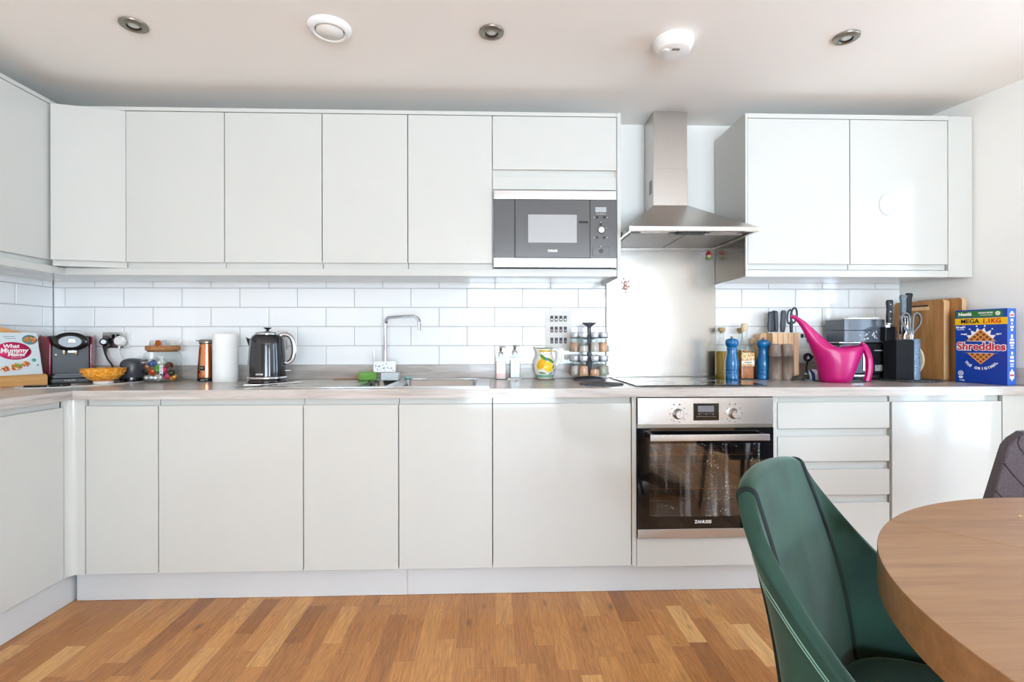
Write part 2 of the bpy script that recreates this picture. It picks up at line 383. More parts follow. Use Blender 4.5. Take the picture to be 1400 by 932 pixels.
# ------------------------------------------------------------------ base cabinets
DF = -.578                                     # door faces of the back run
def jdoor(x0, x1, z0, z1, f=DF, top=True, lip=.028, sgn=-1):
    """door with a recessed grip rail along its top (or bottom) edge; profile in y,z"""
    t = .020; b_ = f + t
    if top: p = [(f, z0), (b_, z0), (b_, z1 + lip), (b_ - .004, z1 + lip), (b_ - .004, z1 - .014), (f + .008, z1 - .014), (f + .006, z1), (f, z1)]
    else:   p = [(f, z1), (b_, z1), (b_, z0 - lip), (b_ - .004, z0 - lip), (b_ - .004, z0 + .014), (f + .008, z0 + .014), (f + .006, z0), (f, z0)]
    g = .0016
    return MB().prism(p, x0 + g, x1 - g, 'x')
def base_unit(name, label, x0, x1, doors=True, cat='cabinet', group='base cabinets of the back run', d0=None, d1=None):
    t = thing(name, label, cat, ((x0 + x1)/2, -.3, .131), 0, group)
    m = MB(); w = .018
    m.box(x0 + .0005, x0 + w, -.555, -.03, .132, .861).box(x1 - w, x1 - .0005, -.555, -.03, .132, .861)
    m.box(x0 + w, x1 - w, -.55, -.03, .132, .15).box(x0 + w, x1 - w, -.05, -.03, .15, .861)
    m.box(x0 + w, x1 - w, -.549, -.53, .80, .861)
    obj('carcass', m, CARC, t, world=True)
    if doors: obj('door', jdoor(d0 if d0 is not None else x0, d1 if d1 is not None else x1, .133, .834), DOOR, t, world=True, bevel=.0015)
    return t
base_unit('base_cabinet', 'narrow gloss white base cabinet beside the rounded corner post', -1.72, -1.410, d0=-1.707)
base_unit('base_cabinet', 'widest gloss white base cabinet, below the copper grinder and paper roll', -1.409, -.811)
base_unit('base_cabinet', 'gloss white base cabinet left of the one under the tap, below the sink drainer', -.810, -.411)
base_unit('base_cabinet', 'gloss white base cabinet directly under the tap and sink bowls', -.410, -.0115)
base_unit('base_cabinet', 'wide gloss white base cabinet immediately left of the oven, under the spice rack', -.0105, .588)
# right of the drawers
base_unit('base_cabinet', 'tall-doored gloss white base cabinet right of the drawers, below the chopping boards', 1.742, 2.243)
t = thing('filler_panel', 'gloss white end panel at the right wall, behind the grey chair', 'panel', (2.3, -.57, .131))
obj('panel', MB().box(2.2465, 2.402, DF, DF + .02, .132, .861), DOOR, t, world=True, bevel=.0015)
t = thing('filler_panel', 'slim white strip between the wide base cabinet and the oven', 'panel', (.6, -.57, .131))
obj('panel', MB().box(.5905, .6095, DF, -.03, .132, .861), DOOR, t, world=True, bevel=.001)
t = thing('filler_panel', 'slim white strip between the oven and the drawers', 'panel', (1.22, -.57, .131))
obj('panel', MB().box(1.2105, 1.2285, DF, -.03, .132, .861), DOOR, t, world=True, bevel=.001)
# drawers
t = thing('drawer_unit', 'gloss white drawer unit with grip-rail fronts right of the oven', 'drawers', (1.48, -.3, .131))
x0, x1 = 1.2295, 1.7405
m = MB().box(x0, x0 + .018, -.555, -.03, .132, .861).box(x1 - .018, x1, -.555, -.03, .132, .861).box(x0, x1, -.05, -.03, .132, .861).box(x0 + .018, x1 - .018, -.55, -.03, .132, .15)
obj('carcass', m, CARC, t, world=True)
for za, zb in ((.7185, .834), (.574, .684), (.427, .539), (.133, .392)):
    obj('drawer', jdoor(x0 + .001, x1 - .007, za, zb, lip=.026 if za > .7 else .031), DOOR, t, world=True, bevel=.0015)
# oven housing: the front below the oven
t = thing('oven_housing', 'white cabinet body with plain lower front under the oven', 'cabinet', (.908, -.3, .131))
obj('carcass', MB().box(.611, .623, -.55, -.03, .132, .861).box(1.197, 1.209, -.55, -.03, .132, .861).box(.623, 1.197, -.54, -.03, .132, .15).box(.623, 1.197, -.54, -.03, .225, .243), CARC, t, world=True)
obj('lower_front', MB().box(.6115, 1.2085, DF, DF + .02, .127, .2485), DOOR, t, world=True, bevel=.0015)
# left run: door faces the +x side, at x = -1.765
LF = -1.765
def left_unit(y0, y1, label):
    t = thing('base_cabinet', label, 'cabinet', (-2.05, (y0 + y1)/2, .131), 0, 'base cabinets of the left run')
    m = MB().box(-2.31, LF - .022, y0 + .0005, y0 + .018, .132, .861).box(-2.31, LF - .022, y1 - .018, y1 - .0005, .132, .861)
    m.box(-2.31, LF - .03, y0 + .018, y1 - .018, .132, .15).box(-2.31, -2.29, y0 + .018, y1 - .018, .15, .861).box(LF - .05, LF - .03, y0 + .018, y1 - .018, .80, .861)
    obj('carcass', m, CARC, t, world=True)
    f = LF; b_ = f - .02; z1 = .834; l_ = .027
    p = [(f, .133), (f, z1), (f - .006, z1), (f - .008, z1 - .014), (b_ + .004, z1 - .014), (b_ + .004, z1 + l_), (b_, z1 + l_), (b_, .133)]
    obj('door', MB().prism(p, y0 + .0016, y1 - .0016, 'y'), DOOR, t, world=True, bevel=.0015)
left_unit(-1.27, -.612, 'gloss white base cabinet of the left run, nearest the corner')
# corner post: concave rounded cover between the two runs
pts = []
R_ = .03
for k in range(9):
    a = PI/2*k/8
    pts.append((LF + R_ - R_*math.cos(a) , (-.578 - R_ - .001) + R_*math.sin(a)))
poly = [(LF, -.6105)] + pts + [(-1.709, -.578), (-1.709, -.56), (-1.78, -.56), (-1.78, -.6105)]
# smooth it
tag(obj('corner_post', MB().prism(poly, .132, .861, 'z'), DOOR, bevel=.001), 'rounded gloss white corner post between the two cabinet runs', 'corner post')
# plinths
t = obj('plinth', MB().box(-1.78, -.3825, -.53, -.512, .001, .130), PLIN, bevel=.001); tag(t, 'left length of white plinth under the back cabinets', 'plinth', 'plinths')
t = obj('plinth', MB().box(-.3815, 2.37, -.53, -.512, .001, .130), PLIN, bevel=.001); tag(t, 'right length of white plinth under the back cabinets and oven', 'plinth', 'plinths')
t = obj('plinth', MB().box(-1.812, -1.794, -1.27, -.512, .001, .130), PLIN, bevel=.001); tag(t, 'white plinth under the left run of cabinets', 'plinth', 'plinths')

# worktops (sink cut-out and the seam near the corner)
ZT = .9005
m = MB()
def wbox(x0, x1, y0, y1): m.box(x0, x1, y0, y1, .8625, ZT)
wbox(-1.742, -.645, -.6, -.004); wbox(-.645, -.075, -.6, -.505); wbox(-.645, -.075, -.115, -.004); wbox(-.075, 2.25, -.6, -.004)
m.prism([(2.25, -.6), (2.25, -.004), (2.254, -.004), (2.403, -.6)], .8625, ZT, 'z')
tag(obj('worktop', m, WORK), 'grey oak laminate worktop running along the back wall', 'worktop')
m = MB().box(-2.319, -1.7428, -1.28, -.004, .8625, ZT)
tag(obj('worktop', m, WORKY), 'grey oak laminate worktop of the left run under the cookbook', 'worktop')
for a, b_, lb in ((-2.299, .605, 'long grey oak upstand behind the kettle and sink'), (1.209, 2.235, 'grey oak upstand behind the knife block and toaster')):
    tag(obj('upstand', MB().box(a, b_, -.020, -.0005, ZT + .0005, .977), WORK, bevel=.001), lb, 'upstand', 'upstands')
tag(obj('upstand', MB().box(-2.3205, -2.301, -1.28, -.001, ZT + .0005, .977), WORKY, bevel=.001), 'grey oak upstand on the left wall behind the coffee machine', 'upstand', 'upstands')
tag(obj('upstand', MB().box(-.02, -.0005, -.6, -.03, ZT + .0005, .977), WORKY, bevel=.001, loc=(2.257, 0, 0), rot=(0, 0, WA)), 'short grey oak upstand on the right wall behind the cereal box', 'upstand', 'upstands')

# steel splashback and the steel cheek beside the right wall cabinet
tag(obj('splashback', MB().box(.607, 1.206, -.006, -.0005, .902, 1.66), SPLASH, bevel=.0008), 'brushed steel splashback behind the hob', 'splashback')

# ------------------------------------------------------------------ wall cabinets
UF = -.34
def upper(x0, x1, label, z0=1.471, z1=2.171, body0=1.445, group='wall cabinets of the back run'):
    t = thing('wall_cabinet', label, 'cabinet', ((x0 + x1)/2, -.16, body0), 0, group)
    w = .018
    m = MB().box(x0 + .0005, x0 + w, -.317, -.001, body0, 2.172).box(x1 - w, x1 - .0005, -.317, -.001, body0, 2.172)
    m.box(x0 + w, x1 - w, -.315, -.001, body0, body0 + .018).box(x0 + w, x1 - w, -.315, -.001, 2.154, 2.172).box(x0 + w, x1 - w, -.02, -.001, body0 + .018, 2.154)
    obj('carcass', m, CARC, t, world=True)
    obj('door', jdoor(x0, x1, z0, z1, UF, False, .026), DOOR, t, world=True, bevel=.0015)
    return t
upper(-1.710, -1.261, 'white wall cabinet right beside the slightly open corner door')
upper(-1.260, -.811, 'white wall cabinet above the kettle, second from the open corner door')
upper(-.810, -.411, 'white wall cabinet above and left of the tap, third from the corner door')
upper(-.410, -.0115, 'white wall cabinet immediately left of the microwave')
# corner cabinet, door ajar (hinged at its right edge)
t = thing('wall_cabinet', 'corner wall cabinet with its door standing slightly open', 'cabinet', (-2.0, -.16, 1.445))
m = MB().box(-2.318, -1.711, -.317, -.001, 2.154, 2.172).box(-2.318, -1.711, -.317, -.001, 1.445, 1.463).box(-2.318, -1.711, -.02, -.001, 1.463, 2.154)
m.box(-1.729, -1.711, -.317, -.02, 1.463, 2.154).box(-2.318, -2.3, -.317, -.02, 1.463, 2.154)
obj('carcass', m, CARC, t, world=True)
dm = jdoor(-.290, 0, 1.471, 2.171, -.02, False, .026)
dd = obj('door', dm, DOOR, t, bevel=.0015)
for v in dd.data.vertices: v.co.z -= 1.445
dd.location = (-1.7125 + 2.0, -.322 + .16, 0); dd.rotation_euler = (0, 0, .25)
# left run wall cabinets, faces at x = -2.005
UX = -2.000
def left_upper(y0, y1, label):
    t = thing('wall_cabinet', label, 'cabinet', (-2.16, (y0 + y1)/2, 1.445), 0, 'wall cabinets of the left run')
    m = MB().box(-2.318, UX - .022, y0 + .0005, y0 + .018, 1.445, 2.172).box(-2.318, UX - .022, y1 - .018, y1 - .0005, 1.445, 2.172)
    m.box(-2.318, UX - .024, y0 + .018, y1 - .018, 1.445, 1.463).box(-2.318, UX - .024, y0 + .018, y1 - .018, 2.154, 2.172).box(-2.318, -2.3, y0 + .018, y1 - .018, 1.463, 2.154)
    obj('carcass', m, CARC, t, world=True)
    f, b_ = UX, UX - .02
    p = [(f, 2.171), (f, 1.471), (f - .006, 1.471), (f - .008, 1.485), (b_ + .004, 1.485), (b_ + .004, 1.445), (b_, 1.445), (b_, 2.171)]
    obj('door', MB().prism(p, y0 + .0016, y1 - .0016, 'y'), DOOR, t, world=True, bevel=.0015)
left_upper(-.932, -.345, 'white wall cabinet of the left run, nearest the corner')
# microwave housing
t = thing('wall_cabinet', 'white wall cabinet with lift-up flap around the microwave', 'cabinet', (.29, -.16, 1.445))
x0, x1 = -.0105, .584
m = MB().box(x0, x0 + .004, -.332, -.001, 1.445, 2.172).box(x1 - .004, x1, -.332, -.001, 1.445, 2.172).box(x0 + .004, x1 - .004, -.315, -.001, 2.154, 2.172).box(x0 + .004, x1 - .004, -.315, -.001, 1.822, 1.838)
m.box(x0 + .004, x1 - .004, -.315, -.001, 1.434, 1.45)
obj('carcass', m, CARC, t, world=True)
obj('flap_door', jdoor(x0, x1, 1.918, 2.171, UF, False, .03), DOOR, t, world=True, bevel=.0015)
obj('lower_rail', MB().box(x0 + .0016, x1 - .0016, UF + .004, UF + .022, 1.824, 1.886), DOOR, t, world=True, bevel=.0015)
tag(obj('end_panel', MB().box(.585, .603, -.342, -.001, 1.402, 2.192), DOOR, bevel=.001), 'white end panel closing the wall cabinets beside the cooker hood', 'panel')
# cornice and light pelmet of the back run
tag(obj('cornice', MB().box(-1.999, .5845, -.342, -.318, 2.1735, 2.191), DOOR, bevel=.001), 'white cornice strip topping the back wall cabinets', 'cornice', 'cornices')
tag(obj('cornice', MB().box(-2.0, UX + .002, -.932, -.3435, 2.1735, 2.191), DOOR, bevel=.001), 'white cornice strip topping the left wall cabinets', 'cornice', 'cornices')
m = MB().box(-1.984, .5845, -.338, -.32, 1.412, 1.4435).box(-2.318, .5845, -.32, -.008, 1.418, 1.4335)
tag(obj('pelmet', m, DOOR, bevel=.001), 'white pelmet and underside panel below the back wall cabinets', 'pelmet', 'pelmets')
m = MB().box(-2.003, -1.985, -.932, -.3215, 1.412, 1.4435).box(-2.318, -2.003, -.932, -.3215, 1.418, 1.4335)
tag(obj('pelmet', m, DOOR, bevel=.001), 'white pelmet below the left wall cabinets', 'pelmet', 'pelmets')
# right wall cabinets
upper(1.220, 1.725, 'gloss white wall cabinet right beside the cooker hood', .0 + 1.474, 2.176, group='wall cabinets right of the hood')
wc = upper(1.726, 2.2165, 'gloss white wall cabinet with a round clear hook pad on its door', 1.474, 2.176, group='wall cabinets right of the hood')
# wall cabinets here carry a dent-like oval hook pad on the right door
m = MB().lathe([(.0, 0), (.042, 0), (.047, .002), (.050, .004), (.053, .0015), (.054, 0)], seg=40, sx=.8, sy=1.0, cap0=False, cap1=False)
pad = obj('hook_pad', m, mat('clear_plastic_pad', (206,207,203), .35), wc, loc=(1.912 - (1.726 + 2.2165)/2, UF + .16 - .0005, 1.765 - 1.445), rot=(PI/2, 0, 0))
t = thing('end_panel', 'grey-shaded gloss end panel beside the cooker hood, steel below', 'panel', (1.21, -.17, 1.412))
obj('panel', MB().box(1.2085, 1.2195, -.342, -.001, 1.412, 2.2), DOOR, t, world=True, bevel=.001)
obj('steel_cheek', MB().box(1.2065, 1.2083, -.338, -.008, 1.416, 1.60), steel('cheek_steel', (150,146,140), .22, (1,1,40)), t, world=True)
tag(obj('cornice', MB().box(1.2205, 2.2165, -.342, -.32, 2.178, 2.2), DOOR, bevel=.001), 'white cornice strip topping the right wall cabinets', 'cornice', 'cornices')
m = MB().box(1.2205, 2.2165, -.34, -.32, 1.412, 1.4435).box(1.2205, 2.245, -.32, -.008, 1.418, 1.4335)
tag(obj('pelmet', m, DOOR, bevel=.001), 'white pelmet below the right wall cabinets', 'pelmet', 'pelmets')
tag(obj('filler_panel', MB().box(2.2175, 2.337, -.341, -.32, 1.412, 2.198), DOOR, bevel=.001), 'tall white filler panel between the right wall cabinets and the wall', 'panel')
#APPEND

# ------------------------------------------------------------------ microwave
t = thing('microwave', 'grey mirrored built-in microwave with steel bands', 'microwave', (.289, -.16, 1.452))
x0, x1 = -.0045, .5795; f = -.352
obj('body', MB().box(x0 + .01, x1 - .01, -.33, -.02, 1.456, 1.815), BLK, t, world=True)
obj('steel_band', MB().box(x0, x1, f, -.331, 1.7745, 1.8165), BRSS, t, world=True, bevel=.001)
obj('steel_band', MB().box(x0, x1, f, -.331, 1.4525, 1.4955), BRSS, t, world=True, bevel=.001)
obj('left_panel', MB().box(x0, .0925, f + .002, -.331, 1.496, 1.774), GREYG, t, world=True, bevel=.0005)
obj('control_panel', MB().box(.4545, x1, f + .002, -.331, 1.496, 1.774), GREYG, t, world=True, bevel=.0005)
d = obj('door', MB().box(.097, .4515, f, -.331, 1.4985, 1.7725), GREYG, t, world=True, bevel=.0005)
def sub(name, m, mt, par, root, **k):
    """sub-part given in world metres under a part whose mesh origin sits at root"""
    o = obj(name, m, mt, root, world=True, **k); o.parent = par; return o
sub('window', MB().box(.158, .389, f - .0008, f + .002, 1.569, 1.7015), LTGL, d, t)
sub('handle_recess', MB().box(.398, .443, f - .0006, f + .002, 1.661, 1.672), BLKS, d, t, bevel=.0003)
m = MB(); put_text(m, 'neue', .024, FR(.274, f - .0012, 1.532), bold=.0003); sub('lettering', m, WHT, d, t)
sub('hinge_shadow', MB().box(.0927, .0968, f + .008, -.331, 1.498, 1.7715), BLK, d, t)
obj('display', MB().box(.4785, .531, f + .001, f + .004, 1.715, 1.739), LTGL, t, world=True)
for sx in (.486, .4955, .505, .5145, .524): obj('symbol', put_text(MB(), 'i', .009, FR(sx, f + .0014, 1.706), bold=.0003), WHT, t, world=True)
for sx, sz in ((.473, 1.691), (.535, 1.691), (.531, 1.641), (.473, 1.595), (.535, 1.595), (.505, 1.668), (.505, 1.553)): obj('symbol', put_text(MB(), '-', .012, FR(sx, f + .0014, sz), bold=.0005), WHT, t, world=True)
for sx, sz in ((.486, 1.691), (.521, 1.691), (.5035, 1.658), (.486, 1.595), (.521, 1.595)):
    obj('button', MB().disc((sx, f + .003, sz), (0,-1,0), .0062, .004, 16), BLKS, t, world=True)
obj('dial', MB().tube([(.505, f + .003, 1.628), (.505, f - .012, 1.628), (.505, f - .014, 1.628)], [.0165, .0155, .013], 28), BRSS, t, world=True)
m = MB().box(.466, .544, f, f + .003, 1.507, 1.549); o = obj('release_button', m, BLKS, t, world=True)
sub('button_face', MB().box(.4675, .5425, f - .0008, f + .002, 1.5085, 1.5475), GREYG, o, t)
sub('button_knob', MB().disc((.505, f, 1.529), (0,-1,0), .0105, .003, 20), BLKS, o, t)

# ------------------------------------------------------------------ oven
t = thing('oven', 'steel built-in oven with dark glass door and two knobs', 'oven', (.908, -.3, .253))
f = -.590; x0, x1 = .6125, 1.206
m = MB(); y0 = -.565
m.box(x0 + .015, x1 - .015, -.06, -.04, .262, .85); m.box(x0 + .015, x0 + .03, y0, -.06, .262, .85).box(x1 - .03, x1 - .015, y0, -.06, .262, .85)
m.box(x0 + .03, x1 - .03, y0, -.06, .262, .29).box(x0 + .03, x1 - .03, y0, -.06, .70, .85)
obj('body', m, mat('oven_enamel', (92,94,98), .35), t, world=True)
cp = obj('control_panel', MB().box(x0, x1, f, -.566, .742, .857), BRSS, t, world=True, bevel=.0012)
obj('vent_strip', MB().box(x0 + .002, x1 - .002, f + .012, -.57, .728, .741), NICK, t, world=True)
d_ = MB()
X0, X1, Z0, Z1 = x0, x1, .2935, .727; a0, a1, c0, c1 = .662, 1.146, .345, .66
d_.box(X0, a0, f, -.568, Z0, Z1).box(a1, X1, f, -.568, Z0, Z1).box(a0, a1, f, -.568, Z0, c0).box(a0, a1, f, -.568, c1, Z1)
dr = obj('door', d_, BLKG, t, world=True)
sub('window', MB().box(a0, a1, f + .0005, f + .004, c0, c1), dirty_glass('oven_window_glass'), dr, t)
sub('lower_trim', MB().box(X0, X1, f - .001, -.568, .2535, .2925), BRSS, dr, t, bevel=.001)
hz = .694
sub('handle', MB().box(.652, 1.162, f - .052, f - .038, hz - .0135, hz + .0135), BRSS, dr, t, bevel=.002)
for hx in (.664, 1.14): sub('handle_bracket', MB().box(hx - .008, hx + .008, f - .040, f + .001, hz - .010, hz + .016), BLKS, dr, t, bevel=.002)
m = MB(); put_text(m, 'ZANUSSI', .0185, FR(.896, f - .0008, .322), bold=.0004, spacing=1.0); sub('lettering', m, WHT, dr, t)
rk = mat('floor_lit_shelf_wire', (226,170,120), .3, .6)  # orange reflection of the floor is put into the wire colour
for z, lab in ((.60, 1), (.452, 1), (.40, 0)):
    m = MB()
    for y in (-.54, -.50, -.10): m.tube([(x0 + .03, y, z), (x1 - .03, y, z)], .0032 if y == -.54 else .002, 8)
    for k in range(26): m.tube([(.66 + k*.0195, -.54, z + .002), (.66 + k*.0195, -.10, z + .002)], .0013, 6)
    obj('wire_shelf', m, rk if lab else steel('shelf_steel', (150,140,130), .3, (1,1,1)), t, world=True)
obj('oven_back_panel', MB().box(.72, 1.09, -.075, -.0605, .31, .66), mat('oven_fan_cover', (120,120,124), .3, .5), t, world=True)  # flat grey panel on the rear wall of the oven
c_ = obj('clock_panel', MB().box(.855, .966, f - .0012, f + .002, .759, .833), BLKS, t, world=True)
m = MB()
m.box(.874, .944, f - .0017, f - .001, .796, .8225)
for k in range(12): m.box(.868 + k*.0073, .8735 + k*.0073, f - .0018, f - .001, .7755, .7775)
for k in range(3): m.disc((.88 + k*.03, f - .0012, .786), (0,-1,0), .0028, .0007, 10)
m.box(.873, .946, f - .0017, f - .001, .7885, .7895)
sub('display_segments', m, mat('grey_display_segments', (112,114,118), .5), c_, t)
for kx in (.788, 1.031):
    m = MB().tube([(kx, f, .788), (kx, f - .003, .788), (kx, f - .004, .788), (kx, f - .024, .788), (kx, f - .026, .788)], [.0235, .0235, .0195, .0185, .0165], 32)
    k_ = obj('knob', m, BRSS, t, world=True)
    sub('pointer', MB().box(kx - .001, kx + .001, f - .0268, f - .0255, .794, .804), BLK, k_, t)
GP = mat('grey_print', (96,96,98), .5)
for kx in (.788, 1.031):
    for k, a in enumerate((40, 0, -40, -80, -120, 220, 180, 140)):
        q = math.radians(a); cx, cz = kx + .036*math.cos(q), .788 + .036*math.sin(q); obj('symbol', MB().box(cx - .002, cx + .002, f - .0006, f, cz - .002, cz + .002), GP, t, world=True)
    obj('symbol', MB().box(kx - .020, kx - .015, f - .0006, f, .826, .831), GP, t, world=True); obj('symbol', MB().box(kx + .004, kx + .010, f - .0006, f, .826, .831), GP, t, world=True)

# ------------------------------------------------------------------ hob
t = thing('induction_hob', 'flat black glass hob set in the worktop above the oven', 'hob', (.92, -.28, ZT))
obj('glass_top', MB().box(.625, 1.213, -.525, -.045, ZT + .0003, ZT + .0058), HOBG, t, world=True, bevel=.001)
m = MB()
for cx, cy, r in ((.77, -.39, .075), (1.07, -.39, .095), (.77, -.17, .095), (1.07, -.17, .075)):
    m.tube([(cx + r*math.cos(a*PI/24), cy + r*math.sin(a*PI/24), ZT + .0059) for a in range(48)], .0008, 6, closed=True)
obj('zone_rings', m, mat('zone_print', (120,120,122), .5), t, world=True)

# ------------------------------------------------------------------ cooker hood
t = thing('cooker_hood', 'brushed steel chimney cooker hood above the hob', 'cooker hood', (.907, -.2, 1.60))
ch = obj('chimney', MB().box(.819, .995, -.157, -.001, 1.99, 2.2865), BRSH, t, world=True, bevel=.0015)
obj('chimney_lower', MB().box(.8175, .9965, -.1585, -.001, 1.80, 1.992), BRSH, t, world=True, bevel=.0015)
m = MB()
for k in range(8): m.box(.8165, .818, -.135, -.09, 1.872 + k*.009, 1.8765 + k*.009)
sub('side_grille', m, BLK, ch, t)
xa, xb, yf = .610, 1.206, -.47
lo = [(xa, yf, 1.622), (xb, yf, 1.622), (xb, -.0075, 1.622), (xa, -.0075, 1.622)]
hi = [(.8165, -.1595, 1.802), (.9975, -.1595, 1.802), (.9975, -.0075, 1.802), (.8165, -.0075, 1.802)]
m = MB().add(lo + hi, [(0,1,5,4), (1,2,6,5), (2,3,7,6), (3,0,4,7), (4,5,6,7), (3,2,1,0)])
obj('canopy', m, BRSH, t, world=True, bevel=.001)
m = MB().box(xa - .002, xb + .002, yf - .004, yf + .014, 1.602, 1.623).box(xa - .002, xa + .014, yf + .014, -.0075, 1.602, 1.623).box(xb - .014, xb + .002, yf + .014, -.0075, 1.602, 1.623).box(xa + .014, xb - .014, -.022, -.0075, 1.602, 1.623)
obj('rim', m, BRSS, t, world=True, bevel=.0012)
for a, b_ in ((xa + .03, .9025), (.913, xb - .03)):
    fl = obj('grease_filter', MB().box(a, b_, yf + .10, -.035, 1.606, 1.614), steel('filter_mesh', (178,176,172), .42, (60,60,1), .6), t, world=True, bevel=.001)
obj('underside', MB().box(xa + .0145, xb - .0145, yf + .0145, -.0225, 1.6145, 1.6215), NICK, t, world=True)
obj('lamp_strip', MB().box(xa + .07, xa + .20, yf + .03, yf + .085, 1.607, 1.614), WHT, t, world=True, bevel=.001)
obj('lamp_strip', MB().box(xb - .20, xb - .07, yf + .03, yf + .085, 1.607, 1.614), WHT, t, world=True, bevel=.001)
sw = obj('switch_panel', MB().box(.85, .975, yf + .028, yf + .075, 1.599, 1.614), BLK, t, world=True, bevel=.001)
for k in range(4): sub('button', MB().box(.858 + k*.029, .878 + k*.029, yf + .026, yf + .03, 1.601, 1.608), DGR, sw, t)
# ornament hanging on a hook beside the wall cabinet, gnome magnet on the steel
t = thing('hanging_ornament', 'small pinkish metal trinket hanging beside the end panel', 'ornament', (.645, -.25, 1.36))
m = MB().tube([(.603, -.25, 1.432), (.64, -.25, 1.437), (.651, -.25, 1.434), (.653, -.25, 1.425), (.65, -.25, 1.418)], .0012, 6)
PK = mat('rose_metal', (196,158,150), .3, .6)
obj('hook', m, PK, t, world=True)
m = MB().tube([(.65, -.25, 1.42), (.65, -.25, 1.405)], .0008, 6)
m.ball((.648, -.25, 1.388), .0095, sz=1.4, sy=.6).ball((.648, -.25, 1.368), .0125, sz=1.1, sy=.6)
for dx, dz in ((-.018, .024), (.016, .028), (.018, .002), (-.015, -.010), (.002, -.024), (-.008, .040)): m.ball((.648 + dx, -.25, 1.37 + dz), .0052, 10, 6, sy=.6)
for dx, dz in ((-.018, .024), (.016, .028), (.018, .002), (-.015, -.010)): m.tube([(.648, -.25, 1.375), (.648 + dx, -.25, 1.37 + dz)], .0016, 6)
obj('charm', m, PK, t, world=True)
t = thing('fridge_magnet', 'tiny red-hatted gnome magnet on the steel splashback', 'magnet', (1.170, -.008, 1.565))
obj('hat', MB().lathe([(.0135, 0), (.012, .006), (.008, .016), (.002, .025)], 1.170, -.0125, 1.571, 16, sy=.4), mat('red_hat', (190,24,30), .5), t, world=True)
obj('face', MB().ball((1.170, -.0125, 1.566), .0105, sy=.5, sz=.8), mat('cream_beard', (240,214,190), .6), t, world=True)
obj('coat', MB().lathe([(.012, 0), (.0145, .003), (.0125, .013)], 1.170, -.0125, 1.546, 16, sy=.45), mat('green_coat', (120,150,60), .6), t, world=True)

# ------------------------------------------------------------------ sink and tap
t = thing('sink', 'inset steel sink with drainer, half bowl and main bowl', 'sink', (-.53, -.3, ZT))
x0, x1, y0, y1 = -1.035, -.025, -.555, -.075
zt = ZT + .0045
def bowl(bx0, bx1, by0, by1, depth, r=.045):
    def rr(z, ins):
        P = []
        for cx, cy, a0 in ((bx1 - r, by1 - r, 0), (bx0 + r, by1 - r, 90), (bx0 + r, by0 + r, 180), (bx1 - r, by0 + r, 270)):
            for k in range(7):
                a = math.radians(a0 + 15*k); P.append((cx + (r - ins)*math.cos(a), cy + (r - ins)*math.sin(a), z))
        return P
    m = MB(); m.rings([rr(zt - .0005, 0), rr(zt - .004, .004), rr(zt - depth + .02, .008), rr(zt - depth, .028)], 0, False, True); 
    m.f = [f[::-1] for f in m.f]; return m
deck = MB()
def dk(a, b_, c_, d_): deck.box(a, b_, c_, d_, ZT + .0004, zt)
dk(-1.035, -.632, y0, y1); dk(-.632, -.088, y0, -.495); dk(-.632, -.088, -.125, y1); dk(-.088, x1, y0, y1); dk(-.485, -.452, -.495, -.125)
obj('deck', deck, SINKM, t, world=True)
m = MB()
m.tube([(x0, y0, zt), (x1, y0, zt), (x1, y1, zt), (x0, y1, zt)], .0022, 8, closed=True); obj('rolled_edge', m, CHROME, t, world=True)
obj('main_bowl', bowl(-.452, -.088, -.495, -.125, .15), SINKM, t, world=True, solid=.0)
obj('half_bowl', bowl(-.632, -.485, -.495, -.125, .11, .035), SINKM, t, world=True)
m = MB()
for k in range(7): m.tube([(-.99, -.46 + k*.052, zt + .0005), (-.68, -.46 + k*.052, zt + .0005)], .0022, 6)
obj('drainer_ribs', m, SINKM, t, world=True)
t = thing('tap', 'chrome single-lever tap with square swan neck over the sink', 'tap', (-.56, -.10, zt))
tx, ty = -.5665, -.105
m = MB()
prof = [(tx, ty, .93), (tx, ty, 1.19)]
for k in range(1, 7):
    a = PI/2*k/6; prof.append((tx + .038*(1 - math.cos(a))*.8, ty - .038*(1 - math.cos(a))*.6, 1.19 + .034*math.sin(a)))
ex, ey = -.372, -.245
prof += [(ex - .035, ey + .02, 1.2265)]
for k in range(1, 7):
    a = PI/2*k/6; prof.append((ex - .035 + .035*math.sin(a), ey + .02 - .02*math.sin(a), 1.2265 - .034*(1 - math.cos(a))))
prof.append((ex, ey, 1.155))
obj('spout', MB().tube(prof, .0105, 4, flat=1.0), CHROME, t, world=True, bevel=.002)
obj('body', MB().tube([(tx, ty, zt), (tx, ty, .935)], .024, 24).tube([(tx, ty, .965), (tx - .052, ty, .965)], .021, 24).tube([(tx, ty, .93), (tx, ty, .99)], .021, 24), CHROME, t, world=True)
obj('lever', MB().tube([(tx - .053, ty, .965), (tx - .058, ty, .985), (tx - .060, ty, 1.055)], [.016, .006, .0042], 12), CHROME, t, world=True)
t = thing('sponge_box', 'white and blue patterned sponge pack propped against the tap', 'packet', (-.545, -.145, .95))
o = obj('packet', MB().box(-.055, .055, -.012, .012, 0, .055), WHT, t, bevel=.003)
m = MB()
for k in range(16): 
    a = random.uniform(-.05, .045); b_ = random.uniform(.006, .042); m.box(a, a + random.uniform(.003, .008), -.0126, -.0118, b_, b_ + random.uniform(.002, .009))
obj('print', m, mat('blue_print', (84,142,196), .5), t)
t.location = (-.56, -.15, .946)
t2 = thing('sponge_caddy', 'clear suction caddy holding the sponges below the tap', 'caddy', (-.545, -.15, zt))
obj('tray', MB().box(-.03, .055, -.02, .028, .0005, .006).box(-.03, .055, -.02, -.017, .006, .039).box(.052, .055, -.017, .028, .006, .039).box(-.03, -.027, -.017, .028, .006, .039), mat('frosted_plastic', (214,222,226), .25, coat=.4), t2, bevel=.001)
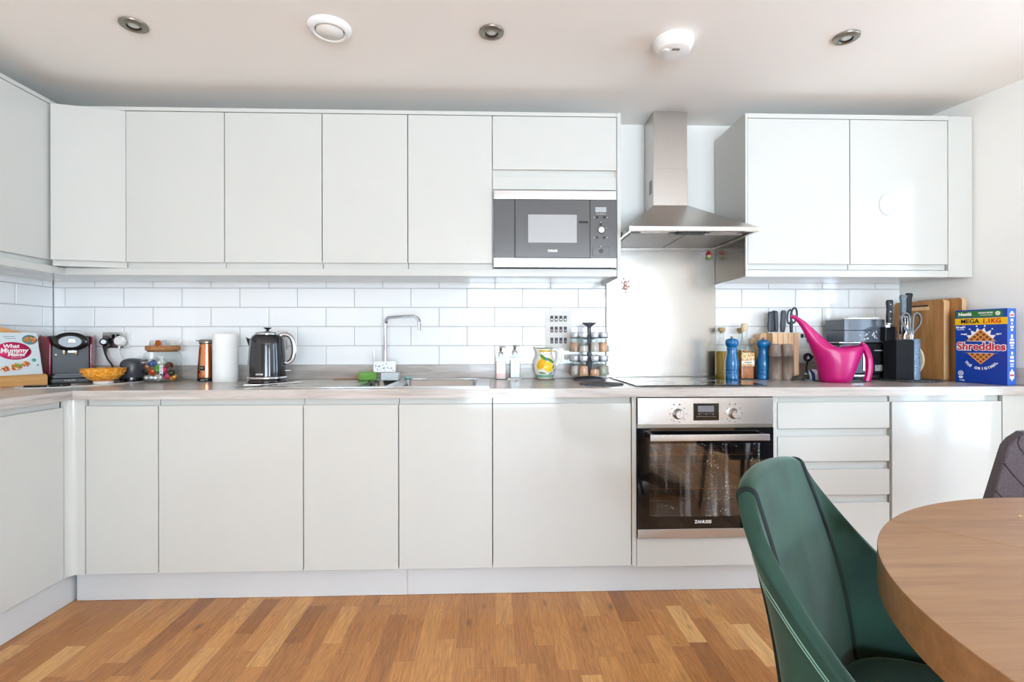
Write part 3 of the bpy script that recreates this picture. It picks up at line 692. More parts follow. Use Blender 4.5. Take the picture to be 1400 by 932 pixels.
tag(obj('sponge', MB().box(-.045, .045, -.016, .016, 0, .042), speckle('green_sponge', (96,150,70), (128,180,92), 240, .4, .6, .95), bevel=.004, loc=(-.642, -.16, zt + .0005), rot=(0, 0, .05)), 'green washing-up sponge beside the tap', 'sponge')
tag(obj('dish_brush', MB().tube([(-.12, 0, .006), (-.02, 0, .009), (0, 0, .012)], [.004, .005, .012], 10).ball((.008, 0, .013), .013, 12, 8), mat('tan_bristle', (176,136,110), .7), loc=(-.70, -.15, zt)), 'small tan dish brush lying left of the green sponge', 'brush')
tag(obj('scourer', MB().ball((0,0,.009), .02, 14, 8, sz=.45).ball((.018,.004,.008), .014, 12, 6, sz=.5), speckle('teal_scourer', (96,150,150), (180,206,206), 300, .4, .6, .9), loc=(-.452, -.12, zt)), 'teal wire scourer right of the tap foot', 'scourer')

# ------------------------------------------------------------------ sockets and switches
def plate(name, label, cat, xa, xb, za, zb, mt, y=-.0005, th=.006):
    t = thing(name, label, cat, ((xa + xb)/2, y, za)); obj('faceplate', MB().box(xa, xb, y - th, y, za, zb), mt, t, world=True, bevel=.0015); return t
t = plate('double_socket', 'steel double wall socket with a black and a white plug', 'socket', -2.067, -1.926, 1.069, 1.152, BRSS)
for cx in (-2.008, -1.985): obj('rocker', MB().box(cx - .009, cx + .009, -.0095, -.005, 1.119, 1.141), BLKS, t, world=True, bevel=.001)
t = thing('power_plug', 'black mains plug in the left half of the steel socket', 'plug', (-2.035, -.02, 1.10))
obj('plug_body', MB().tube([(-2.035, -.0075, 1.102), (-2.035, -.022, 1.102), (-2.033, -.042, 1.102), (-2.03, -.048, 1.102)], [.027, .027, .021, .012], 8), BLKS, t, world=True, bevel=.002)
cb = [(-2.034, -.028, 1.082), (-2.032, -.035, 1.062), (-2.026, -.04, 1.040), (-2.010, -.045, 1.01), (-1.99, -.046, .985), (-1.975, -.047, .95), (-1.965, -.047, .908), (-1.99, -.046, .9055), (-2.05, -.05, .9055)]
obj('cable', MB().tube(cb, [.009, .008, .005, .0042, .0042, .0042, .0042, .0042, .0042], 8), BLK, t, world=True)
t = thing('power_plug', 'white mains plug in the right half of the steel socket', 'plug', (-1.965, -.02, 1.10))
obj('plug_body', MB().tube([(-1.968, -.0075, 1.106), (-1.968, -.024, 1.106), (-1.967, -.036, 1.106)], [.029, .028, .019], 8), WHT, t, world=True, bevel=.003)
obj('cable', MB().tube([(-1.968, -.02, 1.08), (-1.967, -.028, 1.068), (-1.962, -.035, 1.045), (-1.95, -.035, 1.015), (-1.935, -.032, .985), (-1.915, -.031, .93), (-1.91, -.031, .9045), (-1.90, -.033, .9035)], [.004, .004, .0016, .0016, .0016, .0016, .0016, .0016], 8), WHT, t, world=True)
t = plate('double_socket', 'steel wall socket mostly hidden behind the kettle', 'socket', -1.20, -1.105, 1.058, 1.156, BRSS)
obj('rocker', MB().box(-1.135, -1.12, -.0095, -.005, 1.12, 1.14), BLKS, t, world=True, bevel=.001)
t = plate('double_socket', 'steel wall socket behind the watering can spout', 'socket', 1.640, 1.775, 1.062, 1.15, mat('white_reflection_steel', (216,216,214), .5, .3))  # white mirrored by the chrome is put into this pale plate colour
for cx in (1.692, 1.714): obj('rocker', MB().box(cx - .008, cx + .008, -.0095, -.005, 1.118, 1.14), BLKS, t, world=True, bevel=.001)
t = plate('switch_grid', 'pale appliance switch plate with three rows of four rockers', 'switches', .272, .417, 1.062, 1.270, mat('pearl_plate', (228,225,220), .6))
for rz_, zz in enumerate((1.224, 1.165, 1.105)):
    for k in range(4):
        cx = .308 + k*.0245
        o = obj('rocker', MB().box(cx - .0078, cx + .0078, -.0105, -.006, zz - .0155, zz + .0155), mat('rocker_grey', (84,84,88), .7), t, world=True, bevel=.001)
        sub('rocker_mark', MB().box(cx - .0045, cx + .0045, -.0121, -.0112, zz - .010, zz - .001), WHT2 if rz_ == 0 else (mat('pinkish_mark', (206,176,180), .7) if rz_ == 1 else mat('grey_mark', (150,150,152), .7)), o, t)
obj('print', MB().box(.287, .289, -.0072, -.006, 1.223, 1.225).box(.397, .399, -.0072, -.006, 1.223, 1.225).box(.287, .289, -.0072, -.006, 1.164, 1.166).box(.287, .289, -.0072, -.006, 1.104, 1.106), DGR, t, world=True)
t = plate('fused_switch', 'small black wall switch between the paper roll and kettle', 'switch', -1.296, -1.256, 1.052, 1.076, BLK, th=.008)

# ------------------------------------------------------------------ ceiling fittings
LAMPG = mat('lamp_glass', (206,212,214), .12, coat=.5)
def downlight(x, y, label, hide=False):
    t = thing('ceiling_spotlight', label, 'ceiling light', (x, y, CZ - .012), 0, 'recessed ceiling spotlights')
    obj('bezel', MB().lathe([(.0, .0115), (.0, .0115), (.047, .0115), (.047, .006), (.043, .0035), (.041, .005), (.037, .002), (.030, .0), (.025, .003), (.022, .0095), (0, .0095)][2:], seg=40, cap0=False, cap1=False), NICK, t)
    obj('lamp', MB().lathe([(0.0005, .0055), (.010, .005), (.0185, .0065), (.0215, .0095)], seg=28), LAMPG, t)
    obj('collar', MB().lathe([(.0216, .0096), (.0235, .0035), (.0243, .0035), (.0243, .0096)], seg=28, cap0=False, cap1=False), BLK, t)
downlight(-1.347, -.81, 'leftmost nickel spotlight recessed in the ceiling')
downlight(-.011, -.808, 'nickel ceiling spotlight between the air vent and smoke alarm')
downlight(1.372, -.816, 'rightmost nickel spotlight, above the right wall cabinets')
t = thing('ceiling_air_valve', 'round white air valve in the ceiling', 'vent', (-.622, -.812, CZ - .02))
obj('outer_ring', MB().lathe([(.081, .0195), (.081, .017), (.074, .008), (.064, .001), (.058, .001), (.053, .006), (.053, .0195)], seg=48, cap0=False, cap1=False), WHT, t)
obj('centre_disc', MB().lathe([(.049, .012), (.050, .006), (.047, .002), (.001, .0)], seg=48, cap1=True), WHT, t)
obj('throat', MB().lathe([(.0505, .0125), (.0528, .0125), (.0528, .019), (.0505, .019)], seg=48), BLK, t)
t = thing('smoke_alarm', 'round white smoke alarm mounted on the ceiling', 'smoke alarm', (.706, -.77, CZ - .045))
al = obj('housing', MB().lathe([(.001, 0), (.06, .0), (.066, .004), (.070, .018), (.076, .022), (.077, .0445)], seg=48, cap0=True), WHT, t)
m = MB()
for k in range(3): m.lathe([(.0015, 0), (.0015, .001)], -.02 + k*.012, -.03, -.0008, 8)
m.box(-.012, .018, -.026, -.012, -.0006, .0002)
obj('markings', m, mat('alarm_print', (150,140,132), .5), t)
obj('test_button', MB().lathe([(.014, .0005), (.014, -.002), (.012, -.003), (.001, -.0032)], -.035, -.01, 0, 24), WHT, t)

# ------------------------------------------------------------------ things on the worktop
Z = ZT + .0005
# cookbook on its wooden stand (left)
SO, SR_ = (-2.205, -.378, Z), 1.15
t = thing('cookbook_stand', 'wooden cookbook stand at the left end of the worktop', 'book stand', SO, SR_)
obj('ledge', MB().prism([(-.050, 0), (.032, 0), (.032, .050), (-.040, .050), (-.050, .040)], -.105, .125, 'x'), BAMB, t, bevel=.002)
th = .26
m = MB().prism([(-.10, 0), (.095, 0), (.112, .190), (-.10, .262)], 0, .010, 'y')
m.xf(Matrix.Translation((0, -.003, .0505)) @ Matrix.Rotation(-th, 4, 'X'))
obj('backboard', m, BAMB, t, bevel=.003)
BK = Matrix.Translation(SO) @ Matrix.Rotation(SR_, 4, 'Z') @ Matrix.Translation((0, -.0295, .0505)) @ Matrix.Rotation(-th, 4, 'X') @ Matrix.Scale(.90, 4)
t = thing('cookbook', 'open-faced cookbook with a pink oval title standing on the wooden stand', 'book')
t.matrix_world = BK
COVER = mat('book_cover', (212,222,224), .35, coat=.3)
obj('cover', MB().box(-.110, .128, -.001, .001, 0, .222).box(-.110, .128, .020, .022, 0, .222).box(-.1115, -.1095, -.001, .022, 0, .222), COVER, t)
obj('pages', MB().box(-.1085, .125, .0011, .0199, .002, .219), mat('page_edges', (238,232,218), .8), t)
F_ = FR(0, -.0011, 0)
ovm = MB().lathe([(.0001, 0), (.070, 0), (.070, .0006), (.0001, .0006)], seg=40, sx=1.0, sy=.66, cap0=False, cap1=False).xf(Matrix.Translation((.024, -.0012, .126)) @ Matrix.Rotation(PI/2, 4, 'X') @ Matrix.Rotation(-.06, 4, 'Z'))
ov = obj('title_oval', ovm, mat('title_pink', (204,30,92), .4), t)
m = MB()
put_text(m, 'What', .028, FR(.014, -.0021, .150, 0), bold=.0007, shear=.2); put_text(m, 'Mummy', .034, FR(.024, -.0021, .127), bold=.0009, shear=.2)
put_text(m, 'Makes', .027, FR(.030, -.0021, .106), bold=.0007, shear=.2); m.box(.006, .054, -.0024, -.0018, .0890, .0905)
o = obj('lettering', m, WHT, ov); 
def plate_of_food(px, pz, r, rim, foods):
    k = obj('plate_picture', MB().lathe([(.0001, 0), (r, 0), (r, .0004), (.0001, .0004)], seg=26, sy=.8).xf(Matrix.Translation((px, -.0011, pz)) @ Matrix.Rotation(PI/2, 4, 'X')), mat('plate_rim', rim, .5), t)
    m = MB(); ms = [mat('food', c_, .6, var=.3, vscale=160) for c_ in foods]
    for i in range(26):
        a = random.uniform(0, 6.28); q = r*.74*math.sqrt(random.random()); rr = r*random.uniform(.12, .24)
        mm = MB().lathe([(.0001, 0), (rr, 0), (rr*.9, .0002), (.0001, .0002)], seg=9, mi=i % len(ms), cap0=False, cap1=False)
        mm.xf(Matrix.Translation((px + q*math.cos(a), -.0016 - i*.00002, pz + .8*q*math.sin(a))) @ Matrix.Rotation(PI/2, 4, 'X'))
        m.add(mm.v, mm.f, i % len(ms))
    obj('food_picture', m, ms, k)
plate_of_food(.094, .184, .032, (96,140,140), [(222,120,60), (236,160,96), (200,88,50), (120,150,60)])
plate_of_food(-.070, .196, .030, (230,226,214), [(88,150,50), (120,178,70), (226,150,100), (160,190,90)])
plate_of_food(-.086, .095, .026, (60,104,100), [(196,150,90), (230,200,150), (110,150,60), (180,90,50)])
plate_of_food(-.022, .034, .022, (236,228,210), [(200,88,40), (222,120,60), (180,70,36)])
plate_of_food(.022, .043, .027, (232,224,208), [(96,158,52), (210,90,40), (226,120,60), (130,180,70)])
plate_of_food(.062, .056, .020, (226,214,190), [(206,100,50), (186,80,40), (230,140,80)])
m = MB()
for px, pz, r in ((-.068, .052, .0075), (.098, .075, .009), (-.06, .012, .004), (.112, .048, .005)):
    mm = MB().lathe([(.0001, 0), (r, 0), (r, .0004), (.0001, .0004)], seg=14, cap0=False, cap1=False).xf(Matrix.Translation((px, -.0012, pz)) @ Matrix.Rotation(PI/2, 4, 'X'))
    obj('leaf_picture' if px > -.03 else 'tomato_picture', mm, mat('tomato', (204,40,70), .5) if px < -.03 else mat('mint', (92,176,150), .5), t)
m.box(-.01, .035, -.0016, -.0011, .200, .2032, 2).box(-.005, .04, -.0016, -.0011, .190, .1925, 2)
obj('cutlery_picture', m, [WHT, WHT, mat('fork_grey', (120,140,150), .5)], t)

# coffee machine
t = thing('coffee_machine', 'black and dark red capsule coffee machine beside the cookbook', 'coffee machine', (-2.118, -.138, Z), .60); t.scale = (1.03, .62, 1)
def cap_shape(w, y0, y1, r, z0, z1, n=6):
    """rounded rectangle plan extruded upward"""
    P = []
    for cx, cy, a0 in ((w - r, y1 - r, 0), (-w + r, y1 - r, 90), (-w + r, y0 + r, 180), (w - r, y0 + r, 270)):
        for k in range(n + 1):
            a = math.radians(a0 + 90*k/n); P.append((cx + r*math.cos(a), cy + r*math.sin(a)))
    return P
MG = mat('machine_dark_grey', (50,51,54), .42)
MBK = mat('machine_black', (16,17,19), .34)
MHD = mat('machine_head_gloss', (14,14,16), .2, coat=.2)
obj('base', MB().prism(cap_shape(.092, -.125, .14, .03, 0, 0), 0, .022, 'z').prism(cap_shape(.086, -.118, .14, .03, 0, 0), .022, .040, 'z'), MBK, t, bevel=.003)
bdy = obj('body', MB().prism([(.070,-.045), (.078,.135), (-.120,.135), (-.070,-.045)], .040, .185, 'z').prism([(.066,-.04), (.074,.13), (-.114,.13), (-.066,-.04)], .185, .232, 'z'), MG, t, bevel=.006)
obj('side_panel', MB().prism([(-.05, .04), (.13, .04), (.138, .20), (.10, .235), (-.02, .225), (-.056, .19)], -.079, -.0705, 'x').xf(Matrix.Translation((-.075,-.05,0)) @ Matrix.Rotation(.30, 4, 'Z') @ Matrix.Translation((.075,.05,0))), RED, t, bevel=.003)
obj('side_panel', MB().prism([(-.05, .04), (.13, .04), (.138, .20), (.10, .235), (-.02, .225), (-.056, .19)], .0705, .079, 'x').xf(Matrix.Translation((.075,-.05,0)) @ Matrix.Rotation(-.05, 4, 'Z') @ Matrix.Translation((-.075,.05,0))), RED, t, bevel=.003)
hd = obj('head', MB().rings([[(.069*s_*math.cos(a*PI/16), y, .202 + .046*s_*math.sin(a*PI/16)) for a in range(32)] for y, s_ in ((-.02, .9), (-.07, 1), (-.088, .985), (-.098, .9), (-.102, .6))], 0), MHD, t)
m = MB()
put_text(m, '/X\\', .019, FR(.006, -.1035, .206), bold=.0012); put_text(m, '||', .021, FR(.046, -.098, .2), bold=.001, shear=.3)
obj('logo', m, mat('pale_gold', (214,204,178), .3, .5), hd)
obj('lid_lever', MB().rings([[(x, y*.055 - .03, .258 + z) for x, y, z in [(.045*s_*math.cos(a*PI/12), math.sin(a*PI/12), 0) for a in range(24)]] for s_, z in ((.85, -.006), (1.0, .002), (1.04, .008), (.9, .014), (.6, .016))], 0), BLK, t)
m = MB()
for x in (-.024, .019): m.tube([(x, -.075, .176), (x, -.075, .148), (x, -.075, .142)], [.0065, .0065, .004], 14)
m.box(-.008, .014, -.082, -.07, .150, .172)
sp = obj('coffee_spout', m, CHROME, t)
m = MB()
for x in (-.024, .019): m.ball((x, -.0775, .142), .0055, 12, 8)
obj('spout_tip', m, mat('brass_tip', (206,176,96), .25, 1), sp)
m = MB(); put_text(m, 'PHILIPS', .0125, FR(.0, -.1255, .0125), bold=.0005); obj('lettering', m, LTGL, t)
obj('power_button', MB().disc((-.054, -.0455, .138), (0,-1,0), .0035, .002, 12), BLKS, t)
m = MB().box(-.055, .055, -.118, -.05, .0405, .0435)
for k in range(9): m.box(-.05, .05, -.113 + k*.007, -.110 + k*.007, .0435, .0445)
obj('drip_grid', m, DGR, t)
# phone and white lead in front of the machine
t = thing('smartphone', 'black phone lying flat in front of the coffee machine', 'phone', (-1.985, -.385, Z), .25)
t.location = (-2.015, -.395, Z)
bp = obj('case', MB().prism(cap_shape(.075, -.036, .036, .01, 0, 0), 0, .0085, 'z'), BLKS, t, bevel=.0015)
obj('screen', MB().prism(cap_shape(.072, -.033, .033, .009, 0, 0), .0086, .0092, 'z'), BLKG, t)
obj('camera_lens', MB().lathe([(.005, 0), (.005, .0015), (.003, .002)], .02, -.037, .003, 12), CHROME, t)
pts = [(-2.03, -.41, Z + .004), (-2.05, -.405, Z + .002), (-2.075, -.395, Z + .002), (-2.10, -.40, Z + .002), (-2.115, -.43, Z + .002), (-2.10, -.465, Z + .002), (-2.05, -.49, Z + .002), (-1.97, -.485, Z + .002), (-1.88, -.43, Z + .002), (-1.80, -.30, Z + .002), (-1.775, -.2, Z + .002), (-1.775, -.13, Z + .002), (-1.80, -.085, Z + .002), (-1.86, -.04, Z + .002)]
def smooth(P, n=6):
    out = []
    for i in range(len(P) - 1):
        p0, p1, p2, p3 = [Vector(P[max(0, min(len(P)-1, j))]) for j in (i-1, i, i+1, i+2)]
        for k in range(n):
            u = k/n; out.append(tuple(.5*((2*p1) + (p2 - p0)*u + (2*p0 - 5*p1 + 4*p2 - p3)*u*u + (3*p1 - p0 - 3*p2 + p3)*u**3)))
    out.append(tuple(P[-1])); return out
tag(obj('charging_cable', MB().tube(smooth(pts), .0019, 8), WHT), 'thin white charging cable looping across the left worktop', 'cable')

# orange bowl
t = thing('bowl', 'orange patterned bowl on a white foot', 'bowl', (-1.8855, -.24, Z)); t.scale = (.945, .945, .955)
P = [(.030, .012), (.044, .014), (.066, .026), (.085, .050), (.0955, .075), (.0965, .077), (.094, .077), (.082, .050), (.062, .030), (.02, .019), (.001, .018)]
obj('bowl_body', MB().lathe(P, seg=48, cap0=False), ORB, t)
obj('foot', MB().lathe([(.041, 0), (.043, .002), (.041, .0135), (.030, .0135), (.001, .0125)], seg=36), WHT, t)
m = MB(); 
for k in range(24):
    a = 2*PI*k/24
    for z, r in ((.062, .0915), (.045, .0815)): m.ball((r*math.cos(a + z*3), r*math.sin(a + z*3), z), .0035, 8, 4)
obj('raised_dots', m, mat('orange_dots', (246,176,70), .3), t)
# grey canister
t = thing('canister', 'small dark grey domed gadget beside the orange bowl', 'canister', (-1.845, -.10, Z))
obj('body', MB().lathe([(.052, 0), (.054, .002), (.054, .020), (.052, .022), (.054, .025), (.053, .085), (.050, .098), (.040, .110), (.022, .1165), (.001, .118)], seg=48), DGR, t)
obj('base_ring', MB().lathe([(.0545, .002), (.0548, .012), (.0545, .020)], seg=48, cap0=False, cap1=False), BLKS, t)
# jar with coffee capsules
t = thing('storage_jar', 'glass jar with cork lid full of coffee capsules', 'jar', (-1.682, -.12, Z))
obj('glass', MB().lathe([(.001, .0), (.076, .0), (.0805, .004), (.0815, .012), (.0815, .128), (.079, .142), (.070, .150), (.0695, .160)], seg=48, cap0=False, cap1=False), GLASS, t)
obj('cork_lid', MB().lathe([(.001, .150), (.064, .150), (.066, .158), (.0735, .1585), (.075, .162), (.075, .178), (.073, .181), (.001, .181)], seg=40), CORK, t)
obj('label', MB().rings([[(.0822*math.cos(a), .0822*math.sin(a), z) for a in [math.radians(-98 + k*3) for k in range(5)]] for z in (.118, .150)], 0, False, False, closed=False), WHT, t)
def capsule(label, colour, loc, rot, group, foil=(226,226,222)):
    t = thing('coffee_capsule', label, 'capsule', loc, 0, group); t.rotation_euler = rot
    obj('shell', MB().lathe([(.0148, 0), (.0182, .0004), (.0182, .0014), (.0145, .002), (.0118, .021), (.0085, .0265), (.001, .028)], seg=20, cap0=False), mat('capsule_' + label.split()[0], colour, .3, .6), t)
    obj('foil', MB().lathe([(.001, .0), (.0165, .0004), (.0165, .001)], seg=20, cap0=False, cap1=False), mat('foil', foil, .3, .6), t)
jx, jy = -1.682, -.12
caps = [('white capsule with its round lid facing out, lowest centre of the jar', (236,236,232), (.012, -.058, .021), (PI/2, 0, 0), (240,240,238)),
 ('silver capsule at the bottom left inside the glass jar', (190,196,200), (-.030, -.052, .021), (PI/2, .2, -.3), (214,218,222)),
 ('pink capsule low on the right side inside the glass jar', (214,36,104), (.042, -.040, .016), (0, .3, 0), (226,100,150)),
 ('orange capsule tilted in the middle left of the glass jar', (226,96,36), (-.018, -.050, .048), (1.0, .8, .2), (230,140,80)),
 ('black capsule at the left, halfway up inside the jar', (32,32,36), (-.052, -.034, .048), (.9, -.9, 0), (70,70,74)),
 ('tan capsule at the upper left inside the glass jar', (176,128,84), (-.040, -.044, .072), (1.2, .5, 0), (190,150,110)),
 ('blue capsule high in the middle of the glass jar', (54,96,160), (-.010, -.054, .092), (1.7, .9, 0), (120,160,210)),
 ('green capsule in the centre of the jar under the blue one', (96,176,70), (.008, -.050, .068), (2.2, -.5, 0), (150,210,130)),
 ('grey capsule at the top left inside the jar', (120,116,116), (-.054, -.038, .096), (PI/2, 0, -.6), (150,148,148)),
 ('pale capsule at the upper right inside the jar', (206,214,208), (.026, -.054, .096), (PI/2, 0, .2), (226,230,226)),
 ('crimson capsule on the right, halfway up inside the jar', (190,24,84), (.036, -.046, .050), (.3, .2, 0), (220,80,130)),
 ('brown capsule at the far right upper side of the jar', (110,64,48), (.052, -.034, .080), (1.1, .9, 0), (150,100,80)),
 ('dark olive capsule at the far right inside the jar', (70,74,56), (.060, -.034, .044), (PI/2, .2, .8), (110,114,90)),
 ('gold capsule at the lower right inside the jar', (214,152,74), (.061, -.020, .018), (1.2, .4, .9), (230,190,120)),
 ('purple-grey capsule in the middle of the jar, deeper in', (120,104,128), (.0, -.010, .04), (1.2, .4, .9), (170,160,180))]
for lb, c_, (dx, dy, dz), rt, fo in caps: capsule(lb, c_, (jx + dx, jy + dy, Z + dz + .002), rt, 'coffee capsules inside the glass jar', fo)
for lb, c_, dx in (('white capsule at the left end on the cork lid', (238,238,236), -.048), ('orange copper capsule standing on the cork lid', (204,108,44), -.012), ('silver capsule third along on the cork lid', (210,216,220), .018), ('pearl capsule at the right end on the cork lid', (232,236,234), .048)):
    capsule(lb, c_, (jx + dx, jy - .022 + abs(dx)*.3, Z + .1815), (0, 0, 0), 'coffee capsules on the cork lid')
# copper coffee grinder
t = thing('coffee_grinder', 'tapered copper grinder with black base beside the paper roll', 'grinder', (-1.478, -.09, Z))
obj('body', MB().lathe([(.0445, .018), (.0450, .030), (.0435, .075), (.038, .150), (.0345, .188), (.0345, .190), (.001, .190)], seg=48), COPP, t)
obj('base', MB().lathe([(.044, 0), (.046, .002), (.0455, .018), (.001, .018)], seg=48), BLKS, t)
obj('rim_handle', MB().lathe([(.0365, .190), (.0375, .192), (.0375, .208), (.034, .211), (.001, .211)], seg=40).box(-.052, -.03, -.009, .009, .203, .209), NICK, t)
m = MB().box(-.0125, .0125, -.0470, -.043, .055, .080); lb = obj('badge', m, BLKS, t)
obj('print', MB().box(-.008, .008, -.0473, -.0469, .0665, .0690), LTGL, lb)
obj('foot_label', MB().box(-.008, .012, -.0475, -.044, .004, .009), LTGL, t)
# paper roll
t = thing('kitchen_roll', 'white kitchen paper roll standing left of the kettle', 'paper roll', (-1.3545, -.15, Z))
obj('paper', MB().lathe([(.022, 0), (.0575, 0), (.0582, .002), (.0582, .236), (.0572, .2385), (.022, .2385)], seg=48, cap0=False, cap1=False), WHT2, t)
obj('core', MB().lathe([(.0215, 0), (.0215, .238), (.0195, .238), (.0195, 0)], seg=24, cap0=False, cap1=False), mat('cardboard', (186,160,128), .9), t)
obj('loose_sheet', MB().rings([[(.0592*math.cos(a), .0592*math.sin(a), z) for a in [math.radians(-60 + k*6) for k in range(10)]] for z in (.0, .238)], 0, False, False, closed=False), WHT2, t)
# kettle
t = thing('kettle', 'black ribbed kettle with chrome trim and black base', 'kettle', (-1.118, -.215, Z))
obj('power_base', MB().lathe([(.090, 0), (.092, .003), (.090, .016), (.084, .020), (.001, .020)], seg=48), BLKS, t)
kb = mat('kettle_black_pearl', (46,46,50), .13, .55, coat=.7)
def ribbed(prof, n=60, ribs=20, amp=.0011):
    return [[((r + amp*math.cos(ribs*2*PI*i/n))*math.cos(2*PI*i/n), (r + amp*math.cos(ribs*2*PI*i/n))*math.sin(2*PI*i/n), z) for i in range(n)] for r, z in prof]
m = MB().rings(ribbed([(.0880, .030), (.0885, .05), (.0875, .10), (.084, .15), (.0805, .19)]), 0, False, False)
m.lathe([(.0805, .19), (.078, .212), (.070, .228), (.056, .238)], seg=48, cap0=False, cap1=False)
obj('body', m, kb, t)
obj('chrome_band', MB().lathe([(.088, .020), (.0905, .022), (.0905, .029), (.088, .031)], seg=48, cap0=False, cap1=False), CHROME, t)
ld = obj('lid', MB().lathe([(.0585, .234), (.060, .240), (.054, .246), (.03, .252), (.001, .254)], seg=40), CHROME, t)
obj('lid_knob', MB().lathe([(.006, .252), (.006, .258), (.014, .264), (.020, .268), (.018, .270), (.001, .267)], seg=24), BLKS, ld)
obj('spout', MB().rings([[(-.072, -.022, .160), (-.072, .022, .160), (-.072, .026, .214), (-.072, -.026, .214)], [(-.088, -.014, .185), (-.088, .014, .185), (-.092, .019, .219), (-.092, -.019, .219)], [(-.102, -.003, .214), (-.102, .003, .214), (-.104, .006, .2235), (-.104, -.006, .2235)]], 0, sm=False), kb, t, bevel=.002)
hp = smooth([(.060, 0, .232), (.085, 0, .236), (.112, 0, .226), (.127, 0, .195), (.130, 0, .150), (.120, 0, .112), (.100, 0, .096), (.084, 0, .098)])
hd = obj('handle', MB().tube(hp, .0105, 12), CHROME, t)
obj('handle_grip', MB().tube([(x - .004, y, z) for x, y, z in hp[8:38]], .0095, 12), kb, hd)
m = MB().box(-.016, .016, -.0905, -.086, .041, .049); lb = obj('badge', m, CHROME, t, bevel=.001)
m = MB()
for k in range(5): m.box(-.0115 + k*.005, -.0085 + k*.005, -.0909, -.0903, .0435, .0468)
obj('print', m, BLK, lb)
obj('switch_lever', MB().box(.086, .112, -.006, .006, .056, .0605), CHROME, t, bevel=.001)
tag(obj('kettle_cable', MB().tube(smooth([(-1.19, -.16, Z + .006), (-1.215, -.13, Z + .02), (-1.245, -.10, Z + .014), (-1.262, -.08, Z + .006), (-1.235, -.06, Z + .026), (-1.20, -.045, Z + .05), (-1.17, -.04, Z + .075)]), .0042, 8), BLK), 'black cable curling out behind the kettle base', 'cable')
tag(obj('serving_slice', MB().tube([(-1.115, -.455, Z + .007), (-1.06, -.44, Z + .007), (-.995, -.395, Z + .009)], [.005, .0035, .003], 8).prism([(-1.152, -.478), (-1.11, -.470), (-1.112, -.444), (-1.148, -.448)], Z + .0045, Z + .0062, 'z').tube([(-.995, -.395, Z + .009), (-.90, -.345, Z + .012)], [.003, .005], 8), CHROME), 'steel kitchen utensil lying by the drainer edge', 'utensil')

# soap dispensers
def dispenser(label, x, y, liquid, body):
    t = thing('soap_dispenser', label, 'dispenser', (x, y, Z), 0, 'pump bottles beside the sink')
    obj('bottle', MB().prism(cap_shape(.0285, -.0285, .0285, .007, 0, 0), 0, .108, 'z').prism(cap_shape(.0285, -.0285, .0285, .007, 0, 0), .108, .109, 'z').lathe([(.027, .109), (.022, .117), (.013, .122), (.013, .126)], seg=24), body, t, bevel=.002)
    if liquid: obj('liquid', MB().prism(cap_shape(.0262, -.0262, .0262, .006, 0, 0), .004, .092, 'z'), liquid, t, bevel=.001)
    obj('collar', MB().lathe([(.0145, .122), (.0145, .142), (.012, .144), (.001, .144)], seg=24), CHROME, t)
    obj('pump', MB().lathe([(.006, .144), (.006, .160), (.0075, .161), (.0085, .173), (.001, .174)], seg=20).tube([(.0, 0, .168), (.022, 0, .170), (.028, 0, .166)], [.005, .0042, .003], 10), NICK, t)
    return t
dispenser('pump bottle of pale pink soap by the sink corner', .031, -.062, mat('pink_soap', (250,214,202), .5), GLASS)
dw = dispenser('clear pump bottle on a white dish, right of the pink soap', .106, -.062, mat('clear_soap', (226,230,232), .2, coat=.5), GLASS)
tag(obj('soap_dish', MB().prism(cap_shape(.036, -.032, .032, .008, 0, 0), 0, .0065, 'z'), WHT, bevel=.0015, loc=(.102, -.0625, Z)), 'small white dish under the clear pump bottle', 'dish')
dw.location.z = Z + .007
m = MB(); m.ball((0, -.0292, .085), .003, 8, 5, sy=.2); m.box(-.012, .012, -.0293, -.0288, .03, .0315); m.box(-.009, .009, -.0293, -.0288, .024, .0252)
obj('label_print', m, DGR, dw)
# lemon jug
t = thing('jug', 'ceramic jug painted with two lemons, beside the clear pump bottle', 'jug', (.262, -.085, Z))
JG = mat('glazed_white_ceramic', (240,238,228), .12, coat=.6)
prof = [(.036, 0), (.042, .003), (.042, .008), (.050, .022), (.0575, .048), (.0585, .066), (.053, .090), (.043, .114), (.038, .132), (.0385, .146), (.043, .158)]
n = 48; R_ = []
for r, z in prof + [(.0405, .157), (.035, .145), (.034, .132), (.04, .110), (.001, .05)]:
    ring = []
    for i in range(n):
        a = 2*PI*i/n; q = r
        k = max(0, math.cos(a - PI))**6 * max(0, (z - .125)/.033)
        ring.append(((q + .016*k)*math.cos(a), q*math.sin(a), z + .006*k))
    R_.append(ring)
obj('jug_body', MB().rings(R_, 0, True, False), JG, t)
obj('handle', MB().tube(smooth([(.038, 0, .150), (.058, 0, .153), (.076, 0, .140), (.083, 0, .112), (.074, 0, .084), (.055, 0, .066)]), .0058, 12, flat=1.4), JG, t)
obj('rim_glaze', MB().tube([(v[0], v[1], v[2] + .001) for v in R_[10]], .0022, 8, closed=True), mat('olive_glaze', (130,140,96), .2, coat=.5), t)
def on_jug(a, z, off=.0008):
    """point on the jug at angle a from the front, height z"""
    for (r0, z0), (r1, z1) in zip(prof, prof[1:]):
        if z0 <= z <= z1: r = r0 + (r1 - r0)*(z - z0)/(z1 - z0); break
    r += off; q = -PI/2 + a; return Vector((r*math.cos(q), r*math.sin(q), z))
